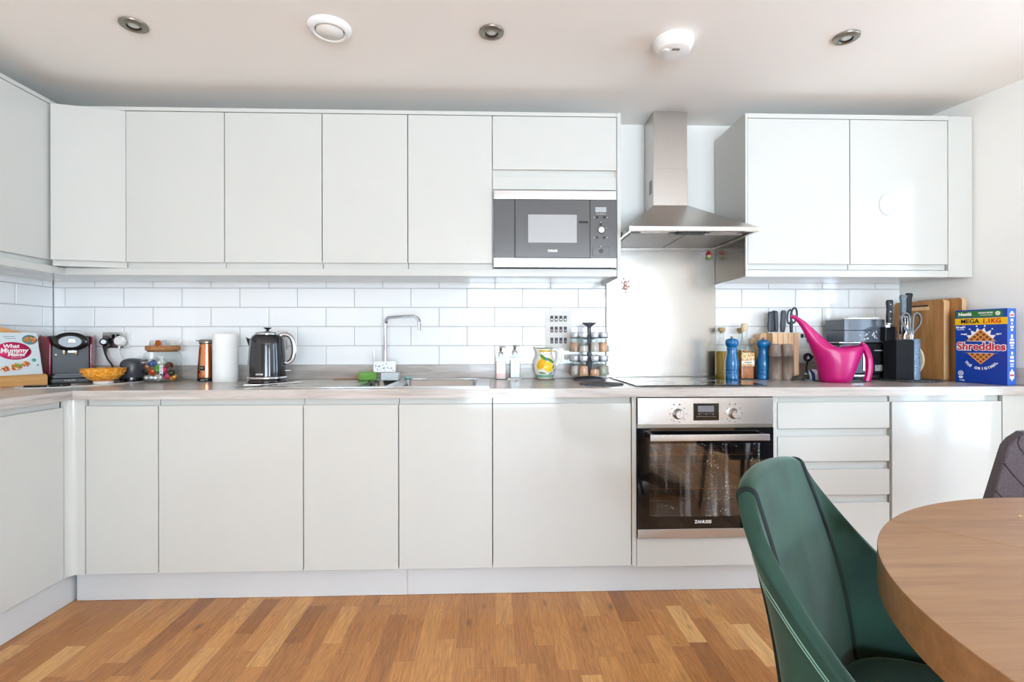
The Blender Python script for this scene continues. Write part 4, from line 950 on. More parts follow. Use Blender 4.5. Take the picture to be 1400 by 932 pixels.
def patch(m, ca, cz, ra, rz_, rot=0, mi=0, off=.0008, n=20):
    vs = [on_jug(ca, cz, off + .001)]
    for rr in (.5, 1):
        for i in range(n):
            u, v = rr*ra*math.cos(2*PI*i/n), rr*rz_*math.sin(2*PI*i/n)
            vs.append(on_jug(ca + (u*math.cos(rot) - v*math.sin(rot))/.055, cz + u*math.sin(rot) + v*math.cos(rot), off + (.001 if rr < 1 else 0)))
    fs = [(0, 1 + i, 1 + (i+1) % n) for i in range(n)] + [(1 + i, 1 + n + i, 1 + n + (i+1) % n, 1 + (i+1) % n) for i in range(n)]
    m.add(vs, fs, mi, True)
m = MB()
patch(m, -.42, .080, .034, .023, 1.0, 0); patch(m, .26, .064, .030, .025, -.8, 1)
patch(m, -.30, .113, .026, .0085, -.5, 2, .0014); patch(m, .52, .096, .024, .008, -.5, 2, .0014); patch(m, .1, .104, .008, .009, .3, 3); patch(m, .75, .064, .013, .004, 1.2, 4)
patch(m, -.35, .032, .020, .004, -.1, 2); patch(m, .55, .030, .014, .004, .5, 3); patch(m, .9, .045, .010, .004, 1.1, 4)
for k in range(9): patch(m, -1.0 + k*.25, .126 + .004*(k % 2), .0022, .0022, 0, 4)
obj('painted_lemons', m, [mat('lemon_deep', (246,184,30), .25, var=.15, vscale=60), mat('lemon_bright', (250,208,44), .25, var=.15, vscale=60), mat('leaf_paint', (92,140,40), .3), mat('blue_paint', (60,140,190), .3), mat('navy_paint', (44,84,110), .3)], t)
m = MB(); m.rings([[tuple(on_jug(2*PI*i/48, z, .0007)) for i in range(48)] for z in (.008, .022)], 0, False, False)
obj('base_band', m, mat('turquoise_band', (136,190,170), .25), t)
m = MB(); m.rings([[tuple(on_jug(2*PI*i/48, z, .0007)) for i in range(48)] for z in (.139, .150)], 0, False, False)
obj('neck_band', m, mat('yellow_band', (226,190,90), .25), t)
tag(obj('trivet', MB().lathe([(.05, 0), (.052, .002), (.05, .004), (.001, .004)], seg=36), TAUPE, loc=(.262, -.085, Z)), 'thin taupe coaster under the lemon jug', 'coaster')
t.location.z = Z + .0045

# spice carousel
SR = mat('carousel_grey', (92,94,100), .4, .2)
rx, ry = .490, -.125
t = thing('spice_carousel', 'two-tier dark grey revolving spice rack', 'spice rack', (rx, ry, Z))
obj('base', MB().lathe([(.080, 0), (.082, .004), (.076, .010), (.03, .016), (.012, .020), (.001, .020)], seg=48), SR, t)
obj('post', MB().tube([(0, 0, .015), (0, 0, .27)], [.0135, .0105], 6).tube([(0,0,.02), (0,0,.09)], [.006, .018], 6), SR, t)
kn = obj('top_knob', MB().lathe([(.010, .268), (.012, .276), (.030, .288), (.0375, .294), (.036, .2965), (.001, .299)], seg=32), SR, t)
tiers = (('lower', .012, .118), ('upper', .132, .238))
for nm, zb, zr_ in tiers:
    m = MB()
    m.lathe([(.0295, 0), (.0295, .006), (.0275, .006), (.0275, 0)], 0, 0, zr_ - .046 + .018, 32, cap0=False, cap1=False)
    for k in range(9):
        a = 2*PI*(k + .5)/9 - PI/2 + math.radians(10)
        m.tube([(.012*math.cos(a), .012*math.sin(a), zr_ - .022), (.045*math.cos(a), .045*math.sin(a), zr_ - .020), (.095*math.cos(a), .095*math.sin(a), zr_ - .020)], .0028, 6)
        cx, cy = .081*math.cos(a + PI/9), .081*math.sin(a + PI/9)
        m.tube([(cx + .0195*math.cos(q*PI/10), cy + .0195*math.sin(q*PI/10), zr_ - .0200) for q in range(20)], .0022, 6, closed=True)
    obj('jar_holder', m, SR, t)
spice = [((232,178,140),'orange'), ((226,206,180),'beige'), ((206,164,140),'brown'), ((190,190,168),'olive'), ((240,206,184),'peach'), ((208,198,186),'grey-brown'), ((238,222,206),'cream'), ((214,164,138),'rust')]
pos = {0:'front centre', 1:'front right', 2:'far right side', 3:'rear right', 4:'rear, right of the post', 5:'rear, left of the post', 6:'rear left', 7:'far left side', 8:'front left of the post'}
first = None
for ti, (nm, zb, zr_) in enumerate(tiers):
    for k in range(9):
        a = 2*PI*k/9 - PI/2 + math.radians(10)
        x, y = rx + .081*math.cos(a), ry + .081*math.sin(a)
        ck, cn = spice[(k*3 + ti*5) % 8]
        jt = thing('spice_jar', f'clear spice jar of {cn} spice, {pos[k]} of the {nm} tier', 'spice jar', (x, y, Z + zb + .012), 0, f'spice jars on the {nm} tier of the carousel')
        if first is None:
            g = obj('glass', MB().lathe([(.001, 0), (.0255, .0), (.0262, .003), (.0215, .045), (.0175, .068), (.0170, .074)], seg=20, cap0=False, cap1=False), GLASS, jt)
            c_ = obj('cap', MB().lathe([(.0172, .074), (.0180, .076), (.0215, .101), (.020, .103), (.001, .102)], seg=20), mat('clear_grey_cap', (206,208,214), .12, .3, coat=.5), jt)
            first = (g.data, c_.data)
        else:
            for q, nn in zip(first, ('glass', 'cap')):
                o = bpy.data.objects.new(nn, q); COL.objects.link(o); o.parent = jt
        fl = .050 if (k + ti) % 3 else .034
        obj('spice', MB().lathe([(.001, .002), (.0240, .002), (.0244 - fl*.09, fl), (.001, fl + .001)], seg=18), mat('spice_' + cn, ck, .9, bump=.3, bscale=600), jt)
tag(obj('trivet', MB().lathe([(.101, 0), (.103, .002), (.100, .0045), (.001, .0045)], seg=56), speckle('dark_speckled_slate', (50,52,56), (130,134,138), 160, .5, .62, .6), loc=(.493, -.405, Z)), 'dark speckled round mat in front of the spice rack', 'mat')

# blue mills
def blue_mill(label, x, y):
    t = thing('pepper_mill', label, 'mill', (x, y, Z), 0, 'blue enamel mills')
    obj('body', MB().lathe([(.0315, 0), (.0325, .003), (.0322, .026), (.0300, .029), (.0322, .033), (.0322, .040), (.0295, .043), (.0322, .047), (.0318, .056), (.0330, .070), (.0335, .082), (.0315, .098), (.0265, .120), (.0235, .140), (.0245, .156), (.0255, .160), (.001, .161)], seg=40), BLUEP, t)
    obj('head', MB().lathe([(.0235, .161), (.0235, .165), (.0262, .167), (.0300, .176), (.0325, .186), (.0310, .196), (.0235, .204), (.012, .208), (.001, .2085)], seg=40), BLUEP, t)
    obj('finial', MB().lathe([(.0035, .2085), (.0035, .211), (.0075, .213), (.0078, .216), (.001, .218)], seg=20), NICK, t)
    return t
blue_mill('blue mill nearer the hob, in front of the oil bottles', 1.197, -.222)
# the hob glass ends at y -.045..-.525: this mill stands on it
bpy.data.objects['pepper_mill'].location.z = ZT + .0062
blue_mill('blue mill against the knife block, right of the squash bottle', 1.402, -.142)
# oil bottles
def oil(label, x, y, h, tall):
    t = thing('oil_bottle', label, 'bottle', (x, y, Z), 0, 'cork-stoppered oil bottles')
    obj('glass', MB().lathe([(.001, 0), (.031, 0), (.033, .004), (.033, h*.58), (.030, h*.66), (.014, h*.82), (.0115, h*.86), (.0115, h*.955), (.0135, h*.96), (.0135, h*.975)], seg=32, cap0=False, cap1=False), GLASS, t)
    obj('oil', MB().lathe([(.001, .004), (.030, .004), (.031, .008), (.031, h*tall), (.001, h*tall)], seg=32), mat('olive_oil', (190,150,28), .25, coat=.6), t)
    obj('cork', MB().lathe([(.0105, h*.93), (.0115, h*.975), (.0185, h*.976), (.0185, h*1.04), (.016, h*1.05), (.001, h*1.05)], seg=20), mat('tan_stopper', (196,164,116), .6), t)
oil('oil bottle with cork stopper behind the nearer blue mill', 1.218, -.062, .260, .56)
oil('second corked oil bottle, half hidden behind the squash bottle', 1.328, -.045, .258, .58)
t = thing('infusion_bottle', 'square clear bottle of amber liquid with a pale stopper between the blue mills', 'bottle', (1.314, -.118, Z))
obj('glass', MB().prism(cap_shape(.037, -.037, .037, .009, 0, 0), 0, .165, 'z').lathe([(.034, .165), (.026, .190), (.017, .212), (.0145, .225), (.0145, .256)], seg=24), GLASS, t, bevel=.002)
obj('liquid', MB().prism(cap_shape(.034, -.034, .034, .008, 0, 0), .006, .098, 'z'), mat('amber_liquid', (196,104,28), .1, coat=.8, var=.5, vscale=40), t, bevel=.001)
obj('stopper', MB().lathe([(.0125, .25), (.0165, .258), (.0175, .285), (.014, .292), (.001, .293)], seg=20), mat('pale_cork', (226,206,170), .8), t)
lb = obj('label', MB().box(-.034, .034, -.0378, -.0368, .070, .140), speckle('bottle_label', (206,150,60), (246,226,190), 140, .45, .6, .5), t)
m = MB().box(-.033, .033, -.0384, -.0378, .082, .096).box(-.02, .02, -.0387, -.0382, .087, .0905, 1)
obj('label_print', m, [WHT, DGR], lb)
m = MB()
for k in range(40): m.ball((random.uniform(-.03, .03), random.uniform(-.03, .03), random.uniform(.1, .15)), .004, 6, 4)
obj('floating_peel', m, mat('peel', (226,150,60), .6), t)
t = thing('small_bottle', 'small bottle with gold speckled cap behind the right blue mill', 'bottle', (1.405, -.045, Z))
obj('glass', MB().lathe([(.001, 0), (.026, 0), (.026, .11), (.014, .14), (.012, .185)], seg=24, cap0=False, cap1=False), GLASS, t)
obj('contents', MB().lathe([(.001, .003), (.024, .003), (.024, .10), (.001, .10)], seg=24), mat('pink_salt', (220,160,130), .7), t)
obj('cap', MB().lathe([(.016, .185), (.018, .190), (.018, .214), (.001, .216)], seg=24), speckle('gold_cap', (214,170,80), (240,226,200), 200, .4, .6, .4), t)
# light beech knife block with five handles
t = thing('knife_block', 'pale beech knife block with slotted front', 'knife block', (1.513, -.10, Z))
m = MB()
for k in range(5): m.box(-.070 + k*.0285, -.0445 + k*.0285, -.058, .02, 0, .243 - .0)
m.box(-.070, .070, .0201, .065, 0, .243)
m.prism([(-.07, .0), (-.07, .243), (-.1, .236), (-.112, .215), (-.112, 0)], .0, .065, 'y')
m.box(-.0445, .070, -.052, .0201, 0, .236)
bk = obj('block', m, BEECH, t, bevel=.0008)
def knife(label, x, h, w, tilt, y=-.12, grp='dark knife handles in the beech block'):
    k_ = thing('kitchen_knife', label, 'knife', (x, y, Z + .245), 0, grp); k_.rotation_euler = (0, tilt, 0)
    obj('handle', MB().rings([[(w*s_*math.cos(a*PI/8), .6*w*s_*math.sin(a*PI/8), z*h) for a in range(16)] for z, s_ in ((0.02, .62), (.10, .85), (.35, 1.0), (.6, .92), (.85, 1.0), (.96, .9), (1.0, .6))], 0), mat('knife_handle', (66,72,82), .38), k_)
    obj('ferrule', MB().box(-w*.45, w*.45, -w*.25, w*.25, -.004, h*.03), CHROME, k_)
    obj('blade', MB().box(-w*.8, w*.8, -.001, .001, -.17, -.004), CHROME, k_)
    return k_
knife('leftmost dark-handled knife in the beech block', 1.468, .112, .0135, .03, -.085)
knife('second dark-handled knife, just behind the leftmost, in the beech block', 1.492, .118, .0125, .06, -.072)
knife('slim dark-handled knife squeezed beside the second in the beech block', 1.506, .116, .0105, -.04, -.085)
knife('middle dark-handled knife standing apart in the beech block', 1.537, .118, .0155, .06, -.085)
t = thing('kitchen_scissors', 'dark-handled scissors in the right slot of the beech block', 'scissors', (1.586, -.085, Z + .245))
def loop(cx, cz, rx_, rz_, tilt=0, y=0, n=24):
    return [(cx + rx_*math.cos(2*PI*i/n)*math.cos(tilt) + rz_*math.sin(2*PI*i/n)*math.sin(tilt), y, cz - rx_*math.cos(2*PI*i/n)*math.sin(tilt) + rz_*math.sin(2*PI*i/n)*math.cos(tilt)) for i in range(n)]
obj('handle_loop', MB().tube(loop(-.010, .085, .012, .037, .1), .0045, 8, closed=True), mat('scissor_handle', (52,60,72), .4), t)
obj('handle_loop', MB().tube(loop(.014, .092, .016, .040, .1), .0055, 8, closed=True), mat('scissor_handle', (52,60,72), .4), t)
obj('shank', MB().tube([(-.002, 0, .055), (0, 0, 0)], [.009, .008], 8), mat('scissor_handle', (52,60,72), .4), t)
obj('blades', MB().box(-.008, .008, -.002, .002, -.15, 0), CHROME, t)
# two tall grey wooden mills
for x, lb in ((1.436, 'left grey wooden mill in front of the knife block'), (1.497, 'right grey wooden mill in front of the knife block')):
    t = thing('wooden_mill', lb, 'mill', (x, -.195, Z), 0, 'grey wooden mills')
    obj('body', MB().lathe([(.031, 0), (.0315, .004), (.0295, .120), (.0295, .1195), (.001, .1195)], seg=36), TAUPE, t)
    obj('head', MB().lathe([(.0285, .1225), (.0293, .1235), (.0265, .180), (.0245, .184), (.001, .1845)], seg=36), TAUPE, t)
    obj('joint', MB().lathe([(.0275, .1196), (.0275, .1224)], seg=36, cap0=False, cap1=False), DGR, t)
# dark heap of cable
m = MB()
for k in range(3): m.tube(smooth([(1.50 + k*.006, -.235, Z + .006 + k*.006), (1.535, -.255, Z + .012 + k*.005), (1.575, -.24, Z + .018 + k*.004), (1.595, -.215, Z + .008 + k*.006), (1.56, -.225, Z + .02), (1.525, -.245, Z + .016 + k*.003)]), .0058, 8)
tag(obj('coiled_cable', m, mat('olive_black_rubber', (62,58,52), .5)), 'dark coiled cable lying before the grey wooden mills', 'cable')
# ladle hung from the socket with blue and white cloths
t = thing('power_plug', 'black plug and lead in the socket behind the watering can', 'plug', (1.705, -.03, 1.10))
obj('plug_body', MB().tube([(1.742, -.0075, 1.108), (1.742, -.03, 1.110), (1.742, -.055, 1.110)], [.026, .028, .020], 12), mat('navy_black', (30,38,50), .25, coat=.5), t, world=True)
obj('cable', MB().tube(smooth([(1.740, -.05, 1.098), (1.745, -.06, 1.07), (1.735, -.06, 1.035), (1.712, -.055, 1.005), (1.695, -.05, .985), (1.69, -.05, .94), (1.70, -.06, .906)]), .0052, 8), mat('navy_black', (30,38,50), .25, coat=.5), t, world=True)
t = thing('round_tag', 'black and white round tag hanging under the right socket', 'tag', (1.688, -.06, 1.012))
obj('disc', MB().disc((0, 0, 0), (0,-1,0), .024, .008, 28), mat('navy_black', (30,38,50), .25, coat=.5), t)
m = MB().prism([(-.009, -.008), (.009, -.008), (0, .011)], -.0092, -.0082, 'y'); obj('emblem', m, WHT, t)
obj('string', MB().tube([(0, 0, .02), (.006, .01, .05)], .0012, 6), WHT, t)
def cloth(name, label, cat, pts_, c1, c2, loc, sc_=(1,1,1)):
    """a crumpled cloth: displaced flattened dome"""
    m = MB(); n, k = 26, 10; R = []
    for j in range(k + 1):
        v = j/k; r = .058*math.cos(v*PI/2*.98) + .004; zz = .048*math.sin(v*PI/2)
        R.append([(sc_[0]*(r*(1 + .22*math.sin(3*a_ + 5*v) + .10*math.sin(7*a_ + 3*v))*math.cos(a_)), sc_[1]*(r*(1 + .15*math.sin(4*a_ + 2*v))*math.sin(a_)), sc_[2]*(zz*(1 + .25*math.sin(5*a_ + 6*v)*(1 - v)))) for a_ in [2*PI*i/n for i in range(n)]])
    m.rings(R, 0)
    mt, nt, b = newmat(name + '_weave'); tc = nt.nodes.new('ShaderNodeTexCoord'); wv = nt.nodes.new('ShaderNodeTexWave'); wv.inputs['Scale'].default_value = 11; wv.inputs['Distortion'].default_value = 2
    nt.links.new(tc.outputs['Object'], wv.inputs['Vector']); r_ = nt.nodes.new('ShaderNodeValToRGB'); r_.color_ramp.interpolation = 'CONSTANT'
    r_.color_ramp.elements[0].color = lin(c1); r_.color_ramp.elements[1].position = .55; r_.color_ramp.elements[1].color = lin(c2)
    nt.links.new(wv.outputs['Fac'], r_.inputs[0]); nt.links.new(r_.outputs[0], b.inputs['Base Color']); b.inputs['Roughness'].default_value = .9
    return tag(obj(name, m, mt, loc=loc), label, cat)
cloth('tea_towel', 'crumpled blue and white striped cloth right of the knife block', 'cloth', 0, (34,72,128), (226,232,240), (1.640, -.20, Z), (.85,.8,1.15))
cloth('dishcloth', 'crumpled off-white cloth behind the watering can', 'cloth', 0, (226,218,206), (236,230,220), (1.718, -.235, Z), (.75,.6,1.1))
tag(obj('tray', MB().prism(cap_shape(.11, -.05, .05, .02, 0, 0), 0, .004, 'z'), mat('navy_tray', (40,52,70), .4), bevel=.001, loc=(1.70, -.30, Z)), 'thin dark blue mat lying under the cloths', 'mat')
# magenta watering can: a loft of ellipses leaning into the spout
t = thing('watering_can', 'magenta plastic watering can with a long curved spout', 'watering can', (0, 0, 0))
yc = -.33
def q(px, pz): return (px, pz)
# left and right outline (x,z) of each section, half depth
S = [((1.592,.901),(1.721,.901),.062), ((1.588,.925),(1.732,.925),.066), ((1.583,.955),(1.744,.955),.070), ((1.577,.985),(1.757,.987),.073), ((1.568,1.010),(1.770,1.020),.074), ((1.560,1.030),(1.783,1.053),.073),
     ((1.552,1.046),(1.790,1.081),.070)]
T = [((1.548,1.056),(1.762,1.066),.066), ((1.543,1.068),(1.728,1.056),.058), ((1.536,1.084),(1.692,1.057),.048), ((1.528,1.100),(1.660,1.066),.038), ((1.518,1.120),(1.636,1.080),.029), ((1.505,1.145),(1.610,1.102),.021), ((1.490,1.170),(1.578,1.130),.016), ((1.474,1.192),(1.548,1.158),.0125), ((1.455,1.209),(1.512,1.189),.0105), ((1.441,1.216),(1.480,1.211),.0095), ((1.434,1.219),(1.452,1.2265),.0085)]
def sect(s, n=36):
    (lx, lz), (rx_, rz_), d = s; cx, cz = (lx + rx_)/2, (lz + rz_)/2; hx, hz = (rx_ - lx)/2, (rz_ - lz)/2
    return [(cx - hx*math.cos(2*PI*i/n), yc + d*math.sin(2*PI*i/n), cz - hz*math.cos(2*PI*i/n)) for i in range(n)]
RR = [sect(s) for s in S + T]; n = 36
m = MB(); vs = [p for r in RR for p in r]; fs = []
for k in range(len(RR) - 1):
    for i in range(n):
        j = (i + 1) % n
        if k in (6, 7, 8) and 10 <= i < 26: continue      # the open mouth
        if k == 9 and 13 <= i < 23: continue
        fs.append((k*n + i, k*n + j, (k+1)*n + j, (k+1)*n + i))
m.add(vs, fs, 0, True); m.add(RR[0], [tuple(range(n))[::-1]], 0); m.add(RR[-1], [tuple(range(n))], 0)
obj('body', m, MAG, t, world=True, solid=.0022)
hpts = smooth([(1.786, yc, 1.076), (1.800, yc, 1.074), (1.815, yc, 1.05), (1.826, yc, 1.015), (1.829, yc, .975), (1.824, yc, .935), (1.814, yc, .903)])
obj('handle', MB().tube(hpts, [.014 - .000*i for i in range(len(hpts))], 8, flat=1.2), MAG, t, world=True, bevel=.002)
# toaster and the box on it
t = thing('toaster', 'dark four-slice toaster with chrome trim behind the watering can', 'toaster', (1.914, -.118, Z))
TS = mat('toaster_gunmetal', (66,68,72), .22, .8)
def tprof(h0, h1, hw=.1665, r=.045):
    P = [(-hw, h0), (hw, h0), (hw, h1 - r)]
    P += [(hw - r + r*math.cos(a*PI/16), h1 - r + r*math.sin(a*PI/16)) for a in range(1, 9)]
    P += [(-hw + r + r*math.cos(PI/2 + a*PI/16), h1 - r + r*math.sin(PI/2 + a*PI/16)) for a in range(0, 9)]
    return P
obj('shell', MB().prism(tprof(.028, .188), -.085, .060, 'y'), TS, t, bevel=.006)
obj('foot_frame', MB().box(-.160, .160, -.092, .056, .0, .014), BLK, t, bevel=.003)
obj('chrome_trim', MB().box(-.168, .168, -.094, .062, .0145, .0275), CHROME, t, bevel=.003)
m = MB()
for yy in (-.05, -.024, .006, .032): m.box(-.13, .13, yy - .008, yy + .008, .1878, .1905)
obj('slots', m, BLK, t)
obj('top_trim', MB().box(-.145, .145, -.080, -.068, .1875, .1935).box(-.145, .145, .046, .056, .1875, .1935).box(-.145, -.133, -.068, .046, .1875, .1935).box(.133, .145, -.068, .046, .1875, .1935), CHROME, t, bevel=.002)
obj('front_plate', MB().prism([(x*.93, z) for x, z in tprof(.034, .180)], -.0885, -.0845, 'y'), steel('toaster_front', (78,80,84), .34, (40,1,1)), t, bevel=.001)
for x in (-.014, .128):
    o = obj('lever_slot', MB().box(x - .013, x + .013, -.0925, -.0875, .045, .155), CHROME, t, bevel=.003)
    obj('lever_groove', MB().box(x - .003, x + .003, -.0935, -.0915, .050, .128), BLK, o)
    obj('lever', MB().box(x - .010, x + .016, -.103, -.092, .125, .135).box(x - .008, x + .008, -.101, -.092, .130, .158), CHROME, o, bevel=.002)
o = obj('control_strip', MB().box(.036, .098, -.092, -.088, .045, .076), LTGL, t, bevel=.001)
m = MB()
for k in range(3): m.box(.044 + k*.017, .052 + k*.017, -.0928, -.0918, .066, .069)
m.disc((.064, -.0918, .053), (0,-1,0), .003, .0012, 10); obj('buttons', m, BLK, o)
obj('badge', MB().box(.034, .078, -.0897, -.0884, .1475, .1535), LTGL, t, bevel=.0004)
t = thing('bread_tin', 'dark grey lidded box with a white leaf pattern, stacked on the toaster', 'box', (1.912, -.132, Z + .194))
x0, x1, y0, y1 = -.118, .092, -.070, .075
GB = mat('grey_card_box', (92,100,110), .3, coat=.5)
obj('box_body', MB().box(x0, x1, y0, y1, .0005, .060), GB, t, bevel=.002)
obj('lid', MB().box(x0 - .002, x1 + .002, y0 - .002, y1 + .002, .0612, .116), GB, t, bevel=.002)
m = MB()
for (dx, dz, r) in ((.0, .040, .007), (-.006, .034, .005), (.004, .018, .008), (-.012, .014, .006), (.036, .044, .008), (.041, .028, .009), (.030, .036, .007), (.05, .052, .006), (-.035, .034, .004), (.052, .020, .005), (.012, .05, .004)):
    mm = MB().lathe([(.0001, 0), (r, 0), (r*.9, .0008), (.0001, .0008)], seg=9, sy=.6).xf(Matrix.Translation((dx, y0 - .0003, dz)) @ Matrix.Rotation(PI/2, 4, 'X') @ Matrix.Rotation(dx*40, 4, 'Z')); m.add(mm.v, mm.f, 0)
obj('leaf_pattern', m, mat('pattern_white', (206,214,222), .5), t)
t = thing('leaflet', 'white papers lying on top of the grey box', 'papers', (1.912, -.132, Z + .311))
m = MB(); m.box(-.118, .095, -.072, .072, .0, .003).xf(Matrix.Rotation(.02, 4, 'Z')); mm = MB().box(-.115, .085, -.066, .075, .0032, .0062).xf(Matrix.Rotation(-.05, 4, 'Z')); m.add(mm.v, mm.f)
mm = MB().box(-.1, .09, -.066, .07, .0064, .0105).xf(Matrix.Rotation(.03, 4, 'Z')); m.add(mm.v, mm.f)
obj('sheets', m, mat('paper', (232,232,230), .8), t)
m = MB().prism(cap_shape(.04, -.012, .012, .01, 0, 0), .0108, .0135, 'z').xf(Matrix.Translation((.01, -.045, 0))); obj('clip', m, DGR, t)
# black knife holder on a slate mat
t = thing('slate_mat', 'dark patterned round mat under the black knife holder', 'mat', (2.085, -.275, Z))
obj('mat', MB().lathe([(.142, 0), (.145, .003), (.142, .007), (.001, .007)], seg=64, sx=.92, sy=.82), speckle('slate_pattern', (40,44,50), (110,118,126), 120, .5, .62, .5), t)
ZM = Z + .0075
t = thing('knife_holder', 'black open-topped knife holder with a grey-blue rounded corner', 'knife holder', (2.058, -.26, ZM))
BH = mat('holder_black', (14,17,23), .75)
obj('holder_body', MB().box(-.078, .030, -.05, .038, 0, .196), BH, t, bevel=.004)
obj('inner_bristles', MB().box(-.073, .025, -.045, .045, .1965, .1985), BLK, t)
obj('corner_column', MB().lathe([(.027, 0), (.027, .198), (.025, .201), (.001, .201)], .028, -.028, 0, 32), speckle('slate_blue', (92,118,146), (140,164,188), 160, .4, .65, .35), t)
obj('back_plate', MB().box(-.081, -.071, -.045, .05, .196, .262).box(-.071, -.01, .043, .048, .196, .225), BH, t, bevel=.001)
def rknife(label, x, y, z, h, w, mt, tilt, blade, rivets=True):
    k_ = thing('chef_knife', label, 'knife', (x, y, z), 0, 'knives in the black holder'); k_.rotation_euler = (0, tilt, 0)
    o = obj('handle', MB().prism([(-w*.62, 0), (w*.62, 0), (w*.75, h*.35), (w*.7, h*.75), (w, h*.93), (w*.7, h), (-w*.6, h), (-w*.9, h*.9), (-w*.62, h*.6), (-w*.7, h*.3)], -.009, .009, 'y'), mt, k_, bevel=.003)
    m = MB()
    if rivets:
        for q_ in (.18, .48, .80): obj('rivet', MB().disc((0, -.0088, h*q_), (0,-1,0), .0032, .0012, 12), LTGL, o)
    obj('bolster', MB().box(-w*.6, w*.6, -.006, .006, -.010, 0), BRSS, k_, bevel=.002)
    if blade: obj('blade', MB().box(-w*.9, w*.9, -.0012, .0012, -blade, -.012), CHROME, k_)
    return k_
rknife('left knife with black riveted handle in the black holder', 1.986, -.255, ZM + .283, .116, .016, BLK, .03, .09)
rknife('middle knife with steel-blue riveted handle and wide blade in the black holder', 2.050, -.265, ZM + .318, .106, .017, mat('blue_grey_handle', (108,124,134), .35), .02, .13)
rknife('right knife with plain curved black handle in the black holder', 2.090, -.25, ZM + .318, .116, .017, BLK, .03, .13, False)
rknife('short black-tipped knife low in the black holder', 2.016, -.255, ZM + .215, .028, .010, BLK, 0, .02, False)
t = thing('kitchen_scissors', 'steel scissors with black-lined grey loops in the blue-grey column', 'scissors', (2.068, -.296, ZM + .205))
GH = mat('grey_rubber', (122,130,138), .35)
for sgn in (-1, 1):
    P = [(sgn*.006, 0, .022), (sgn*.020, 0, .040), (sgn*.042, 0, .066), (sgn*.050, 0, .095), (sgn*.042, 0, .118), (sgn*.026, 0, .125), (sgn*.012, 0, .112), (sgn*.009, 0, .08), (sgn*.007, 0, .045)]
    P = smooth(P + [P[0]], 4)[:-1]
    o = obj('handle_loop', MB().tube(P, .0048, 8, closed=True), GH, t)
    cx = sum(p[0] for p in P)/len(P); cz = sum(p[2] for p in P)/len(P)
    obj('inner_lining', MB().tube([(cx + (p[0] - cx)*.83, 0, cz + (p[2] - cz)*.86) for p in P], .0032, 8, closed=True), BLK, o)
obj('blades', MB().prism([(-.004, -.05), (.004, -.05), (.010, .006), (.012, .026), (0, .034), (-.012, .026), (-.010, .006)], -.002, .002, 'y'), CHROME, t)
# round pale board, two chopping boards against the right wall
BA = math.atan2(.97, -.25) - PI/2          # boards run almost parallel to the right wall
t = thing('round_board', 'cream round board peeping out behind the knife holder', 'board', (2.168, -.130, Z + .101))
t.rotation_euler = (0, 0, -(PI/2 - .2553))
obj('board', MB().tube([(0, -.006, 0), (0, .006, 0)], .099, 48), CREAM, t, bevel=.003)
def cboard(label, x, y, w, h, th_, slot):
    """near lower corner at x,y; the face looks to the left"""
    t = thing('chopping_board', label, 'chopping board', (x, y, Z), 0, 'wooden chopping boards on end by the right wall')
    t.rotation_euler = (0, 0, .2553)
    r = .014
    P = []
    for cy, cz, a0 in ((r, r, 180), (w - r, r, 270), (w - r, h - r, 0), (r, h - r, 90)):
        for k in range(6):
            a = math.radians(a0 + 18*k); P.append((cy + r*math.cos(a), cz + r*math.sin(a)))
    o = obj('board', MB().prism(P, 0, th_, 'x'), [BOARD, BOARDE], t, bevel=.002)
    for p in o.data.polygons:
        if abs(p.normal.x) < .5: p.material_index = 1
    if slot: obj('grip_slot', MB().prism([(w*.30, h - .030), (w*.74, h - .030), (w*.74, h - .022), (w*.30, h - .022)], -.0012, .001, 'x').prism([(w*.28, h - .048), (w*.76, h - .048), (w*.76, h - .030), (w*.28, h - .030)], -.0006, .001, 'x', 1), [BLK, BOARDE], t)
    return t
cboard('front thick brown chopping board with a grip slot, left of the other', 2.232, -.300, .245, .405, .040, True)
cboard('brown chopping board nearest the wall, behind the front board and cereal', 2.290, -.337, .22, .412, .032, False)
# cereal box
cA = .2553 - .0
t = thing('cereal_box', 'blue cereal box with red lettering and a waffle picture', 'box', (2.290, -.558, Z)); t.scale = (.983, .983, .983)
# local frame: x along the broad face (left to right as seen), y into the box, z up
t.rotation_euler = (0, 0, -math.atan2(.97, .25))
CB = mat('cereal_blue', (8,62,160), .3, coat=.3); CBL = mat('cereal_side_blue', (40,104,206), .3, coat=.3)
w, h, d = .213, .352, .058
o = obj('carton', MB().box(-w, 0, 0, d, 0, h), [CB, CBL], t, bevel=.0012)
for p in o.data.polygons:
    if p.normal.x > .5: p.material_index = 1
y = -.0006
m = MB().box(-w, 0, y, 0, h - .072, h - .040); bn = obj('yellow_band', m, mat('cereal_yellow', (246,196,24), .3), t)
obj('lettering', put_text(MB(), 'MEGA', .029, FR(-w*.70, y - .0008, h - .056), 0, bold=.0005), mat('ink_black', (20,20,24), .5), bn)
obj('lettering', put_text(MB(), '1.1KG', .029, FR(-w*.285, y - .0008, h - .056), 0, bold=.0007), mat('ink_red', (206,36,24), .5), bn)
m = MB().box(-w + .006, -.018, y, 0, h - .036, h - .006); gb = obj('green_band', m, mat('cereal_green', (52,120,52), .3), t)
m = MB(); put_text(m, 'Nestlé', .021, FR(-w*.80, y - .0003, h - .021), bold=.0010); put_text(m, 'WHOLE GRAIN', .0085, FR(-w*.40, y - .0003, h - .017), bold=.0004); m.box(-w*.50, -w*.27, y - .0006, y, h - .0285, h - .0265)
m.tube([(-w*.17, y - .0002, h - .021), (-w*.17, y - .0005, h - .021)], .0095, 24); obj('lettering', m, mat('ink_white', (244,244,240), .5), gb)
